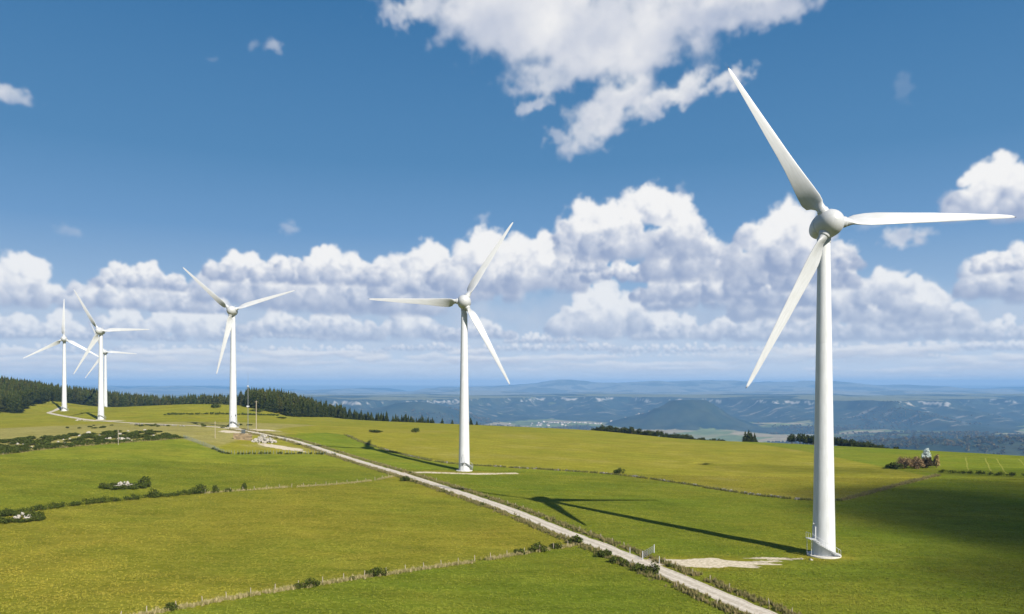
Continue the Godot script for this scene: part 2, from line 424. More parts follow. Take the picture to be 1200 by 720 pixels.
func build_heights() -> void:
	heights.resize(NX * NZ)
	for j in NZ:
		for i in NX:
			var x := GX0 + i * CELL
			var zf := GZ0 + j * CELL
			heights[j * NX + i] = land(x, zf) + 0.10 * n_mid.get_noise_2d(x / 11.0, zf / 11.0)

# height of the built ground mesh: its own triangles
func ground_at(x: float, zf: float) -> float:
	var fx := (x - GX0) / CELL
	var fz := (zf - GZ0) / CELL
	if fx < 0.0 or fz < 0.0 or fx >= NX - 1 or fz >= NZ - 1:
		return land(x, zf)
	var i := int(fx)
	var j := int(fz)
	fx -= i
	fz -= j
	var a := heights[j * NX + i]
	var b := heights[j * NX + i + 1]
	var c := heights[(j + 1) * NX + i]
	var d := heights[(j + 1) * NX + i + 1]
	if fx + fz <= 1.0:
		return a + (b - a) * fx + (c - a) * fz
	return d + (c - d) * (1.0 - fx) + (b - d) * (1.0 - fz)

func on_ground(x: float, zf: float, up := 0.0) -> Vector3:
	return Vector3(x, ground_at(x, zf) + up, -zf)

# ---------------------------------------------------------------- small helpers
func lin(r: float, g: float, b: float) -> Color:
	return Color(r, g, b).linear_to_srgb()

func paint(c: Color, rough := 0.8, spec := 0.35) -> StandardMaterial3D:
	var m := StandardMaterial3D.new()
	m.albedo_color = c
	m.roughness = rough
	m.metallic_specular = spec
	return m

func tinted(rough := 0.9, spec := 0.05) -> StandardMaterial3D:
	var m := paint(Color.WHITE, rough, spec)
	m.vertex_color_use_as_albedo = true
	return m

func noise_tex(size: int, freq: float, seed_n: int, lo: Color, hi: Color, octaves := 5, warp := 0.0) -> NoiseTexture2D:
	var n := FastNoiseLite.new()
	n.noise_type = FastNoiseLite.TYPE_SIMPLEX_SMOOTH
	n.frequency = freq
	n.seed = seed_n
	n.fractal_octaves = octaves
	n.fractal_gain = 0.6
	if warp > 0.0:
		n.domain_warp_enabled = true
		n.domain_warp_amplitude = warp
	var t := NoiseTexture2D.new()
	t.width = size
	t.height = size
	t.seamless = true
	t.noise = n
	var g := Gradient.new()
	g.set_color(0, lo)
	g.set_color(1, hi)
	t.color_ramp = g
	return t

class Shape:
	var v := PackedVector3Array()
	var n := PackedVector3Array()
	var c := PackedColorArray()
	var tint := Color.WHITE
	func tri(a: Vector3, b: Vector3, d: Vector3) -> void:
		var nn := (d - a).cross(b - a).normalized()
		tri_n(a, b, d, nn, nn, nn)
	func tri_n(a: Vector3, b: Vector3, d: Vector3, na: Vector3, nb: Vector3, nd: Vector3) -> void:
		v.append(a)
		v.append(b)
		v.append(d)
		n.append(na)
		n.append(nb)
		n.append(nd)
		c.append(tint)
		c.append(tint)
		c.append(tint)
	func quad(a: Vector3, b: Vector3, d: Vector3, e: Vector3) -> void:
		tri(a, b, d)
		tri(a, d, e)
	func box(at: Vector3, size: Vector3, turn := Basis.IDENTITY) -> void:
		var h := size / 2.0
		var p := []
		for k in 8:
			p.append(at + turn * Vector3(h.x if k & 1 else -h.x, h.y if k & 2 else -h.y, h.z if k & 4 else -h.z))
		for q in [[0, 2, 3, 1], [5, 7, 6, 4], [4, 6, 2, 0], [1, 3, 7, 5], [2, 6, 7, 3], [4, 0, 1, 5]]:
			quad(p[q[0]], p[q[1]], p[q[2]], p[q[3]])
	# a tube through points with a radius at each
	func tube(pts: Array, radii: Array, sides := 8, capped := true) -> void:
		var rings := []
		for k in pts.size():
			var d: Vector3 = (pts[mini(k + 1, pts.size() - 1)] - pts[maxi(k - 1, 0)]).normalized()
			var u := d.cross(Vector3.UP if absf(d.y) < 0.9 else Vector3.RIGHT).normalized()
			var w := d.cross(u)
			var ring := []
			for s in sides:
				var a := TAU * s / sides
				ring.append([u * cos(a) + w * sin(a), pts[k] + (u * cos(a) + w * sin(a)) * radii[k]])
			rings.append(ring)
		for k in pts.size() - 1:
			for s in sides:
				var t := (s + 1) % sides
				var A: Array = rings[k][s]
				var B: Array = rings[k][t]
				var D: Array = rings[k + 1][t]
				var E: Array = rings[k + 1][s]
				tri_n(A[1], D[1], B[1], A[0], D[0], B[0])
				tri_n(A[1], E[1], D[1], A[0], E[0], D[0])
		if capped:
			for s in range(1, sides - 1):
				tri(rings[0][0][1], rings[0][s][1], rings[0][s + 1][1])
				tri(rings[-1][0][1], rings[-1][s + 1][1], rings[-1][s][1])
	func mesh() -> ArrayMesh:
		var arr := []
		arr.resize(Mesh.ARRAY_MAX)
		arr[Mesh.ARRAY_VERTEX] = v
		arr[Mesh.ARRAY_NORMAL] = n
		arr[Mesh.ARRAY_COLOR] = c
		var m := ArrayMesh.new()
		m.add_surface_from_arrays(Mesh.PRIMITIVE_TRIANGLES, arr)
		return m

var used := {}
func numbered(called: String) -> String:
	if not used.has(called):
		used[called] = 0
		return called
	used[called] += 1
	return "%s_%03d" % [called, used[called]]

func part(called: String, m: Mesh, mat: Material, parent: Node3D) -> MeshInstance3D:
	var o := MeshInstance3D.new()
	o.name = called
	o.mesh = m
	o.material_override = mat
	parent.add_child(o, true)
	return o

func tag(o: Node, label: String, category: String, group := "") -> void:
	o.set_meta("label", label)
	o.set_meta("category", category)
	if group:
		o.set_meta("group", group)

func thing(called: String, label: String, category: String, at: Vector3, turn := 0.0, group := "") -> Node3D:
	var o := Node3D.new()
	o.name = numbered(called)
	add_child(o)
	o.position = at
	o.rotation.y = turn
	tag(o, label, category, group)
	return o

func setting(called: String, m: Mesh, mat: Material, kind := "structure") -> MeshInstance3D:
	var o := part(numbered(called), m, mat, self)
	o.set_meta("kind", kind)
	return o

func copies(called: String, m: Mesh, mat: Material, places: Array, colors: Array, parent: Node3D = null) -> MultiMeshInstance3D:
	var mm := MultiMesh.new()
	mm.transform_format = MultiMesh.TRANSFORM_3D
	mm.use_colors = colors.size() > 0
	mm.mesh = m
	mm.instance_count = places.size()
	for k in places.size():
		mm.set_instance_transform(k, places[k])
		if colors.size():
			mm.set_instance_color(k, colors[k])
	var o := MultiMeshInstance3D.new()
	o.name = called if parent else numbered(called)
	o.multimesh = mm
	o.material_override = mat
	o.set_meta("kind", "stuff")
	(parent if parent else self).add_child(o, true)
	return o

# ---------------------------------------------------------------- lines and fields, in metres (x, zf)
const ROAD := [40.5,85, 36.8,95, 33.9,104, 30.2,114, 25.6,126.5, 21.3,138, 16.7,149.5, 9.0,168, -0.3,190.5, -11.8,213, -24.6,236, -37.8,258, -52.6,281, -66.8,302.5, -79.8,320, -92.4,335.5, -102.6,346, -112.6,354, -121.5,362, -129.5,369.5, -135.5,376]
const FENCE_FRONT := [-76,80, -53.3,100, -48.8,104.5, -38,113.7, -22.2,124.8, -6,135.3, 6.4,144.4, 13.6,149.6]
const HEDGE_LEFT := [-135,150, -118.6,169.5, -116.3,174.5, -114.3,182, -106.7,192, -91.6,206, -84.4,211]
const FENCE_LEFT := [-84.4,211, -75.6,217, -66.8,222.5, -52.6,231, -43.3,240, -38.6,250]
const WALL_BACK := [-82.2,379.5, -68.1,350, -50.1,322, -33.1,299, -20.7,288, -7.9,283.5, 12.4,278, 36,268, 52.5,248.5, 63.5,229.5, 72.2,217.5, 81.1,210.5, 90,210.5]
const PATH_RIGHT := [90,210.5, 101.1,222, 123.2,246.5, 157.5,283.5]
const HEDGE_RIGHT := [161.2,290, 173.9,284.5, 190,274, 215,262]
const BANK := [-215,245, -187,280.5, -177.9,296.5, -162.7,311.5, -141.2,330]
const FENCE_MESH := [-141.2,330, -120.9,306.5, -108.7,293, -98.5,296, -80.7,303.5, -70,304]
const TRACK := [-135,376, -157,393.5, -184.4,416, -219.8,449, -257.6,484, -287.9,510, -330.5,556, -374,620, -396,668, -410,706]

func line(a: Array) -> PackedVector2Array:
	var p := PackedVector2Array()
	for k in a.size() / 2:
		p.append(Vector2(a[k * 2], a[k * 2 + 1]))
	return p

func smooth_line(a: Array, step := 3.0) -> PackedVector2Array:
	var cv := Curve2D.new()
	var p := line(a)
	for k in p.size():
		var t: Vector2 = (p[mini(k + 1, p.size() - 1)] - p[maxi(k - 1, 0)]) / 6.0
		cv.add_point(p[k], -t, t)
	var length := cv.get_baked_length()
	var out := PackedVector2Array()
	var n := int(ceil(length / step))
	for k in n + 1:
		out.append(cv.sample_baked(length * k / n, true))
	return out

func far_from(p: Vector2, l: PackedVector2Array) -> float:
	var best := INF
	for k in l.size() - 1:
		best = minf(best, p.distance_squared_to(Geometry2D.get_closest_point_to_segment(p, l[k], l[k + 1])))
	return sqrt(best)

func joined(parts: Array) -> PackedVector2Array:
	var out := PackedVector2Array()
	for q in parts:
		out.append_array(q)
	return out

func turned(l: PackedVector2Array) -> PackedVector2Array:
	var r := l.duplicate()
	r.reverse()
	return r

# ---------------------------------------------------------------- ground
var fields := []          # [polygon, green, dry, share of dry, streak direction]

func grass_colors() -> void:
	var road := line(ROAD)
	var ff := line(FENCE_FRONT)
	var hl := line(HEDGE_LEFT)
	var fl := line(FENCE_LEFT)
	var wb := line(WALL_BACK)
	var bk := line(BANK)
	var fm := line(FENCE_MESH)
	var near_road := road.slice(0, 7)
	var mid_road := road.slice(6, 12)
	var left_road := road.slice(11, 15)
	fields = [
		[joined([PackedVector2Array([Vector2(-120, 30)]), ff, turned(near_road), PackedVector2Array([Vector2(44, 30)])]), 0.10, Vector2(0.8, 0.6)],
		[joined([PackedVector2Array([Vector2(-120, 30)]), ff, mid_road, turned(fl), turned(hl), PackedVector2Array([Vector2(-420, 30)])]), 0.70, Vector2(0.95, 0.3)],
		[joined([PackedVector2Array([Vector2(-600, 30), Vector2(-420, 30)]), hl, fl, left_road, turned(fm), turned(bk), PackedVector2Array([Vector2(-600, 200)])]), 0.34, Vector2(0.95, 0.3)],
		[joined([road.slice(0, 18), PackedVector2Array([Vector2(-95, 385)]), wb, line(PATH_RIGHT), line(HEDGE_RIGHT), PackedVector2Array([Vector2(420, 180), Vector2(420, 20), Vector2(60, 20)])]), 0.22, Vector2(0.9, -0.45)],
	]

func dry_share(x: float, zf: float) -> float:
	var p := Vector2(x, zf)
	for f in fields:
		if Geometry2D.is_point_in_polygon(p, f[0]):
			return f[1]
	if x < -118.0 and zf < 470.0 and zf < 590.0 + x * 0.9 + 60.0:
		return 1.5
	if x > 150.0:
		return 0.2
	return 0.92 if zf < 470.0 else 0.75

const GREEN := Color(0.182, 0.220, 0.026)
const DRY := Color(0.318, 0.268, 0.040)
const STRAW := Color(0.36, 0.30, 0.13)

func grass_color(x: float, zf: float) -> Color:
	var d := dry_share(x, zf)
	var a := n_broad.get_noise_2d(x / 60.0, zf / 38.0)
	var b := n_mid.get_noise_2d(x / 16.0 + 40.0, zf / 7.0)
	var e := n_fine.get_noise_2d(x / 5.0, zf / 3.0 + 90.0)
	d += 0.36 * a + 0.20 * b + 0.14 * e + bare_near(x, zf)
	var c := GREEN.lerp(DRY, clampf(d, 0.0, 1.0))
	if d > 1.0:
		c = c.lerp(STRAW, clampf((d - 1.0) * 1.6, 0.0, 0.8))
	var k := 1.0 + 0.14 * n_mid.get_noise_2d(x / 28.0 + 9.0, zf / 28.0) + 0.10 * e
	# swaths left by the mower, some ten metres apart
	k += 0.07 * sin((x * 0.32 + zf * 0.95) * TAU / 10.5 + 2.5 * n_broad.get_noise_2d(x / 70.0, zf / 70.0)) * clampf(0.4 + 2.0 * n_broad.get_noise_2d(x / 90.0 + 4.0, zf / 90.0), 0.0, 1.0)
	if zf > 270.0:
		k *= 1.2  # far pasture lightened: haze and vignetting put into the grass colour
	return Color(c.r * k, c.g * k, c.b * k)

# trampled, dried out grass round the bare patches and tower feet
func bare_near(x: float, zf: float) -> float:
	var k := 0.0
	for q in [[34, 134.3, 17, 7], [56, 138.5, 8, 5], [-16, 264, 22, 6], [-120, 362, 22, 14], [-98, 318, 16, 7]]:
		var dx: float = (x - q[0]) / q[2]
		var dz: float = (zf - q[1]) / q[3]
		k = maxf(k, 1.0 - dx * dx - dz * dz)
	return clampf(k, 0.0, 1.0) * (0.75 + 0.8 * n_fine.get_noise_2d(x / 2.6, zf / 2.0))

func build_ground() -> void:
	grass_colors()
	var v := PackedVector3Array()
	var n := PackedVector3Array()
	var c := PackedColorArray()
	var ix := PackedInt32Array()
	v.resize(NX * NZ)
	n.resize(NX * NZ)
	c.resize(NX * NZ)
	for j in NZ:
		for i in NX:
			var x := GX0 + i * CELL
			var zf := GZ0 + j * CELL
			var k := j * NX + i
			v[k] = Vector3(x, heights[k], -zf)
			var gx := (heights[j * NX + mini(i + 1, NX - 1)] - heights[j * NX + maxi(i - 1, 0)]) / (2.0 * CELL)
			var gz := (heights[mini(j + 1, NZ - 1) * NX + i] - heights[maxi(j - 1, 0) * NX + i]) / (2.0 * CELL)
			n[k] = Vector3(-gx, 1.0, gz).normalized()
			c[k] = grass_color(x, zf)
			if i < NX - 1 and j < NZ - 1:
				ix.append_array([k, k + NX, k + 1, k + 1, k + NX, k + NX + 1])
	# skirt
	var rim := []
	for i in NX:
		rim.append(i)
	for j in range(1, NZ):
		rim.append(j * NX + NX - 1)
	for i in range(NX - 2, -1, -1):
		rim.append((NZ - 1) * NX + i)
	for j in range(NZ - 2, -1, -1):
		rim.append(j * NX)
	for k in rim.size() - 1:
		var at := v.size()
		for q in [rim[k], rim[k + 1]]:
			v.append(v[q])
			v.append(v[q] - Vector3(0, 25, 0))
			for r in 2:
				n.append(n[q])
				c.append(c[q])
		ix.append_array([at, at + 1, at + 2, at + 2, at + 1, at + 3])
	var arr := []
	arr.resize(Mesh.ARRAY_MAX)
	arr[Mesh.ARRAY_VERTEX] = v
	arr[Mesh.ARRAY_NORMAL] = n
	arr[Mesh.ARRAY_COLOR] = c
	arr[Mesh.ARRAY_INDEX] = ix
	var m := ArrayMesh.new()
	m.add_surface_from_arrays(Mesh.PRIMITIVE_TRIANGLES, arr)
	var mat := tinted(1.0, 0.0)
	mat.detail_enabled = true
	mat.detail_blend_mode = BaseMaterial3D.BLEND_MODE_MUL
	mat.detail_uv_layer = BaseMaterial3D.DETAIL_UV_2
	mat.detail_albedo = noise_tex(1024, 0.012, 8, Color(0.80, 0.84, 0.76), Color(1, 1, 1), 6)
	mat.uv2_triplanar = true
	mat.uv2_world_triplanar = true
	mat.uv2_scale = Vector3(1.0 / 170.0, 1.0 / 90.0, 1.0 / 47.0)
	mat.albedo_texture = noise_tex(1024, 0.018, 4, Color(0.76, 0.77, 0.70), Color(1, 1, 1), 6)
	mat.uv1_triplanar = true
	mat.uv1_world_triplanar = true
	mat.uv1_scale = Vector3(1.0 / 31.0, 1.0 / 31.0, 1.0 / 17.0)
	mat.normal_enabled = true
	mat.normal_scale = 1.0
	mat.normal_texture = relief_tex(1024, 0.03, 14, 7.0)
	setting("ground", m, mat)

func build_far_land() -> void:
	var xs := PackedFloat32Array()
	var zs := PackedFloat32Array()
	var x := -20000.0
	while x < 20000.0:
		xs.append(x)
		x += 45.0 if absf(x) < 6500.0 else (150.0 if absf(x) < 11000.0 else 500.0)
	xs.append(20000.0)
	var z := -6000.0
	while z < 21000.0:
		zs.append(z)
		z += 600.0 if z < 0.0 else (60.0 if z < 9600.0 else (200.0 if z < 16000.0 else 500.0))
	var nx := xs.size()
	var nz := zs.size()
	var v := PackedVector3Array()
	var n := PackedVector3Array()
	var c := PackedColorArray()
	var uv := PackedVector2Array()
	var ix := PackedInt32Array()
	for j in nz:
		for i in nx:
			var h := land(xs[i], zs[j])
			if xs[i] > GX0 + 1.0 and xs[i] < GX0 + (NX - 1) * CELL - 1.0 and zs[j] > GZ0 + 1.0 and zs[j] < GZ0 + (NZ - 1) * CELL - 1.0:
				h -= 24.0
			elif zs[j] < 1200.0 and absf(xs[i]) < 900.0:
				h -= 1.0
			v.append(Vector3(xs[i], h, -zs[j]))
	n.resize(v.size())
	for j in nz:
		for i in nx:
			var k := j * nx + i
			var i0 := maxi(i - 1, 0)
			var i1 := mini(i + 1, nx - 1)
			var j0 := maxi(j - 1, 0)
			var j1 := mini(j + 1, nz - 1)
			var gx := (v[j * nx + i1].y - v[j * nx + i0].y) / (xs[i1] - xs[i0])
			var gz := (v[j1 * nx + i].y - v[j0 * nx + i].y) / (zs[j1] - zs[j0])
			n[k] = Vector3(-gx, 1.0, gz).normalized()
			c.append(Color.WHITE)
			uv.append(Vector2((xs[i] + 10000.0) / 20000.0, (zs[j] + 2000.0) / 20000.0))
			if i < nx - 1 and j < nz - 1:
				ix.append_array([k, k + nx, k + 1, k + 1, k + nx, k + nx + 1])
	var arr := []
	arr.resize(Mesh.ARRAY_MAX)
	arr[Mesh.ARRAY_VERTEX] = v
	arr[Mesh.ARRAY_NORMAL] = n
	arr[Mesh.ARRAY_TEX_UV] = uv
	arr[Mesh.ARRAY_INDEX] = ix
	var m := ArrayMesh.new()
	m.add_surface_from_arrays(Mesh.PRIMITIVE_TRIANGLES, arr)
	var mat := paint(Color.WHITE, 0.95, 0.1)
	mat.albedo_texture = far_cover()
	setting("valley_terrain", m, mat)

# what grows in the valley, seen from above: woods tinted blue for haze and cloud shade, meadows, stubble, limestone along the rim (1 texel = 16 m)
func far_cover() -> ImageTexture:
	var s := 1280
	var im := Image.create_empty(s, s, false, Image.FORMAT_RGB8)
	for j in s:
		for i in s:
			var x := (i + 0.5) / s * 20000.0 - 10000.0
			var zf := (j + 0.5) / s * 20000.0 - 2000.0
			var t := zf - rim_line(x)
			var wob := n_mid.get_noise_2d(x / 300.0, zf / 300.0)
			var cv := n_cell.get_noise_2d((x + 60.0 * wob) / 330.0, (zf + 60.0 * wob) / 260.0)
			var wood := n_fine.get_noise_2d(x / 1500.0 + 5.0, zf / 1100.0)
			var c: Color
			if cv < -0.35:
				c = Color(0.27, 0.22, 0.13)
			elif cv < 0.15:
				c = Color(0.13, 0.16, 0.055)
			elif cv < 0.55:
				c = Color(0.19, 0.185, 0.085)
			else:
				c = Color(0.085, 0.105, 0.04)
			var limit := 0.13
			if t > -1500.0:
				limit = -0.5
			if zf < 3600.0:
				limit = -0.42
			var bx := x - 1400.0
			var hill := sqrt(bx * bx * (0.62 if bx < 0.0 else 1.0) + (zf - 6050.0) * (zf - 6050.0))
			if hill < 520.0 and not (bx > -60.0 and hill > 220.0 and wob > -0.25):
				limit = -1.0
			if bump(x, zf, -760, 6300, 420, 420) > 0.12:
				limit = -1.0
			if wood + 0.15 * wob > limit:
				c = Color(0.014, 0.030, 0.027).lerp(Color(0.050, 0.060, 0.038), clampf(0.5 + wob, 0.0, 1.0) * 0.8)  # dark blue tint paints distant haze and cloud shade into the woods
			if t > 120.0 and wood < 0.1:
				c = Color(0.14, 0.14, 0.07)
			if zf > 10800.0:
				c = Color(0.19, 0.19, 0.15) if wood < 0.1 else Color(0.09, 0.10, 0.08)  # far ranges kept pale: haze painted into their colour
			var gully := n_mid.get_noise_2d(x / 330.0, zf / 900.0)
			if absf(t + 90.0 * gully - 22.0) < 26.0 and n_mid.get_noise_2d(x / 420.0, 55.0) + 0.6 * n_fine.get_noise_2d(x / 120.0, zf / 60.0) > 0.12:
				c = Color(0.30, 0.275, 0.24)
			elif t > -900.0 and t < 0.0 and n_fine.get_noise_2d(x / 340.0, zf / 110.0 + 7.0) > 0.34:
				c = Color(0.17, 0.155, 0.12)
			var k := 1.0 + 0.35 * n_fine.get_noise_2d(x / 90.0, zf / 90.0)
			im.set_pixel(i, j, Color(c.r * k, c.g * k, c.b * k).linear_to_srgb())
	return ImageTexture.create_from_image(im)

# ---------------------------------------------------------------- sheets that lie on the ground
# every triangle of the ground grid is cut by the outline, so that the sheet follows the ground exactly
func drape(outline: PackedVector2Array, up: float, sh: Shape) -> void:
	var lo := outline[0]
	var hi := outline[0]
	for p in outline:
		lo = lo.min(p)
		hi = hi.max(p)
	for j in range(maxi(0, int((lo.y - GZ0) / CELL)), mini(NZ - 2, int((hi.y - GZ0) / CELL)) + 1):
		for i in range(maxi(0, int((lo.x - GX0) / CELL)), mini(NX - 2, int((hi.x - GX0) / CELL)) + 1):
			var a := Vector2(GX0 + i * CELL, GZ0 + j * CELL)
			for half in [[a, a + Vector2(CELL, 0), a + Vector2(0, CELL)], [a + Vector2(CELL, CELL), a + Vector2(0, CELL), a + Vector2(CELL, 0)]]:
				for poly in Geometry2D.intersect_polygons(PackedVector2Array(half), outline):
					for q in range(1, poly.size() - 1):
						var A := drop(poly[0], half, up)
						var B := drop(poly[q], half, up)
						var D := drop(poly[q + 1], half, up)
						if (D - A).cross(B - A).y < 0.0:
							sh.tri(A, D, B)
						else:
							sh.tri(A, B, D)

func drop(p: Vector2, half: Array, up: float) -> Vector3:
	var a: Vector2 = half[0]
	var u := absf(p.x - a.x) / CELL
	var w := absf(p.y - a.y) / CELL
	var ha := raw(half[0])
	return Vector3(p.x, ha + (raw(half[1] if half[1].y == a.y else half[2]) - ha) * u + (raw(half[2] if half[2].x == a.x else half[1]) - ha) * w + up, -p.y)

func raw(p: Vector2) -> float:
	return heights[roundi((p.y - GZ0) / CELL) * NX + roundi((p.x - GX0) / CELL)]

func ribbon(l: PackedVector2Array, width: float, rough: float, seed_at: float) -> PackedVector2Array:
	var left := PackedVector2Array()
	var right := PackedVector2Array()
	for k in l.size():
		var d := (l[mini(k + 1, l.size() - 1)] - l[maxi(k - 1, 0)]).normalized()
		var s := Vector2(-d.y, d.x)
		left.append(l[k] + s * (width / 2.0 + rough * n_mid.get_noise_2d(k * 0.7, seed_at)))
		right.append(l[k] - s * (width / 2.0 + rough * n_mid.get_noise_2d(k * 0.7, seed_at + 50.0)))
	return joined([left, turned(right)])

func blob(cx: float, cz: float, rx: float, rz: float, rough: float, seed_at: float, turn := 0.0) -> PackedVector2Array:
	var out := PackedVector2Array()
	for k in 90:
		var a := TAU * k / 90.0
		var r := 1.0 + rough * n_fine.get_noise_2d(cos(a) * 1.7 + seed_at, sin(a) * 1.7) + rough * 0.35 * n_fine.get_noise_2d(cos(a) * 7.0 + seed_at, sin(a) * 7.0)
		out.append(Vector2(cx, cz) + Vector2(cos(a) * rx * r, sin(a) * rz * r).rotated(turn))
	return out

func relief_tex(size: int, freq: float, seed_n: int, strength: float) -> NoiseTexture2D:
	var t := noise_tex(size, freq, seed_n, Color.BLACK, Color.WHITE, 6)
	t.color_ramp = null
	t.as_normal_map = true
	t.bump_strength = strength
	return t

func gravel(lo: Color, hi: Color, seed_n: int) -> StandardMaterial3D:
	var m := paint(Color.WHITE, 0.95, 0.15)
	m.albedo_texture = noise_tex(512, 0.02, seed_n, lo.linear_to_srgb(), hi.linear_to_srgb(), 6)
	m.uv1_triplanar = true
	m.uv1_world_triplanar = true
	m.uv1_scale = Vector3.ONE / 9.0
	m.normal_enabled = true
	m.normal_texture = relief_tex(512, 0.08, seed_n + 1, 4.0)
	return m

func build_roads() -> void:
	var pale := gravel(Color(0.32, 0.275, 0.21), Color(0.58, 0.52, 0.43), 61)
	var sh := Shape.new()
	drape(ribbon(smooth_line(ROAD), 3.7, 0.5, 3.0), 0.008, sh)
	setting("road", sh.mesh(), pale)
	var packed := gravel(Color(0.42, 0.37, 0.30), Color(0.62, 0.56, 0.47), 63)
	for off in [-0.85, 0.85]:
		var rut := PackedVector2Array()
		var mid := smooth_line(ROAD)
		for k in mid.size():
			var d := (mid[mini(k + 1, mid.size() - 1)] - mid[maxi(k - 1, 0)]).normalized()
			rut.append(mid[k] + Vector2(-d.y, d.x) * (off + 0.15 * n_mid.get_noise_2d(k * 0.4, off * 9.0)))
		sh = Shape.new()
		drape(ribbon(rut, 0.75, 0.45, 80.0 + off), 0.012, sh)
		setting("wheel_rut", sh.mesh(), packed)
	sh = Shape.new()
	drape(ribbon(smooth_line(TRACK), 3.6, 0.6, 9.0), 0.008, sh)
	setting("track", sh.mesh(), pale)
	# bare ground round the towers
	var bare := gravel(Color(0.33, 0.275, 0.18), Color(0.70, 0.61, 0.47), 65)
	for b in [[blob(33.5, 134.0, 10.5, 3.2, 0.5, 2.0, -0.1), "gravel_pad"], [blob(46.5, 137.2, 3.4, 0.9, 1.3, 7.0, -0.1), "bare_soil"], [blob(44.6, 135.0, 2.6, 0.6, 1.3, 47.0, 0.1), "bare_soil"], [blob(50.6, 137.0, 1.8, 0.5, 1.3, 57.0, 0.1), "bare_soil"],
			[ribbon(smooth_line([-37.5,258.5, -30,261.5, -20,260.8, -8,261.5, 2,265]), 3.4, 1.2, 21.0), "gravel_spur"],
			[blob(-128, 363, 9.5, 7.5, 0.5, 12.0), "gravel_pad"], [blob(-96, 318, 14.0, 3.4, 0.5, 16.0, -0.6), "gravel_pad"], [blob(-127, 377, 12.0, 4.0, 0.5, 18.0), "gravel_pad"], [blob(-259, 487, 13, 3.5, 0.5, 30.0), "gravel_pad"]]:
		sh = Shape.new()
		drape(b[0], 0.004, sh)
		setting(b[1], sh.mesh(), bare)
	var soil := paint(Color.WHITE, 0.95, 0.1)
	soil.albedo_texture = noise_tex(512, 0.03, 77, lin(0.15, 0.15, 0.035), lin(0.33, 0.26, 0.14), 5)
	soil.uv1_triplanar = true
	soil.uv1_world_triplanar = true
	soil.uv1_scale = Vector3.ONE / 12.0
	sh = Shape.new()
	drape(ribbon(smooth_line(PATH_RIGHT), 1.7, 1.2, 40.0), 0.004, sh)
	setting("path", sh.mesh(), soil)
	# thin swaths of cut straw on the far right field
	var straw := paint(Color.WHITE, 0.95, 0.05)
	straw.albedo_texture = noise_tex(256, 0.05, 79, lin(0.18, 0.20, 0.025), lin(0.25, 0.24, 0.05), 5)
	straw.uv1_triplanar = true
	straw.uv1_world_triplanar = true
	straw.uv1_scale = Vector3.ONE / 6.0
	for k in 8:
		var x0 := 176.0 + k * 6.3 + 1.5 * sin(k * 2.3)
		var l := []
		for t in 9:
			l.append_array([x0 + t * 4.6 + 0.15 * sin(t * 1.7 + k), 296.0 + t * 8.0 - k * 2.6])
		sh = Shape.new()
		drape(ribbon(smooth_line(l), 0.5, 0.3, 120.0 + k * 9.0), 0.004, sh)
		setting("straw_swath", sh.mesh(), straw)

# ---------------------------------------------------------------- wind turbines
var white_paint: StandardMaterial3D
var tower_paint: StandardMaterial3D
var steel: StandardMaterial3D
var dark_paint: StandardMaterial3D
var concrete: StandardMaterial3D
var tower_mesh: Mesh
var nacelle_mesh: Mesh
var hub_mesh: Mesh
var blade_mesh: Mesh
var collar_mesh: Mesh
const HUB_UP := 60.0

func lathe(sh: Shape, profile: Array, sides: int) -> void:      # profile: (radius, height), about y
	var norms := []
	for k in profile.size():
		var a: Vector2 = profile[maxi(k - 1, 0)]
		var b: Vector2 = profile[mini(k + 1, profile.size() - 1)]
		var d := (b - a).normalized()
		norms.append(Vector2(d.y, -d.x))
	for k in profile.size() - 1:
		for s in sides:
			var p := []
			var q := []
			for e in [[k, s], [k, s + 1], [k + 1, s + 1], [k + 1, s]]:
				var an: float = TAU * e[1] / sides
				var pr: Vector2 = profile[e[0]]
				var nr: Vector2 = norms[e[0]]
				p.append(Vector3(cos(an) * pr.x, pr.y, sin(an) * pr.x))
				q.append(Vector3(cos(an) * nr.x, nr.y, sin(an) * nr.x))
			sh.tri_n(p[0], p[1], p[2], q[0], q[1], q[2])
			sh.tri_n(p[0], p[2], p[3], q[0], q[2], q[3])

func blade_section(r: float, chord: float, thick: float, round_share: float, twist: float, shift: float) -> Array:
	# blade runs along +y, leading edge towards +x (clockwise from the front), front is +z
	var out := []
	var n := 28
	for k in n:
		var a := TAU * k / n
		var cx := cos(a)
		var s := (1.0 - cx) / 2.0                     # 0 leading edge, 1 trailing edge
		var yt := 5.0 * 0.20 * (0.2969 * sqrt(s) - 0.126 * s - 0.3516 * s * s + 0.2843 * s * s * s - 0.1015 * pow(s, 4.0))
		var foil := Vector2(chord * (0.30 - s), thick * yt * 5.0 * (1.0 if sin(a) > 0.0 else -0.75) * 0.5)
		var ring := Vector2(0.85 * cx, 0.85 * sin(a))
		var p := foil.lerp(ring, round_share)
		p.x += shift
		p = p.rotated(-twist)
		out.append(Vector3(p.x, r, -p.y))
	return out

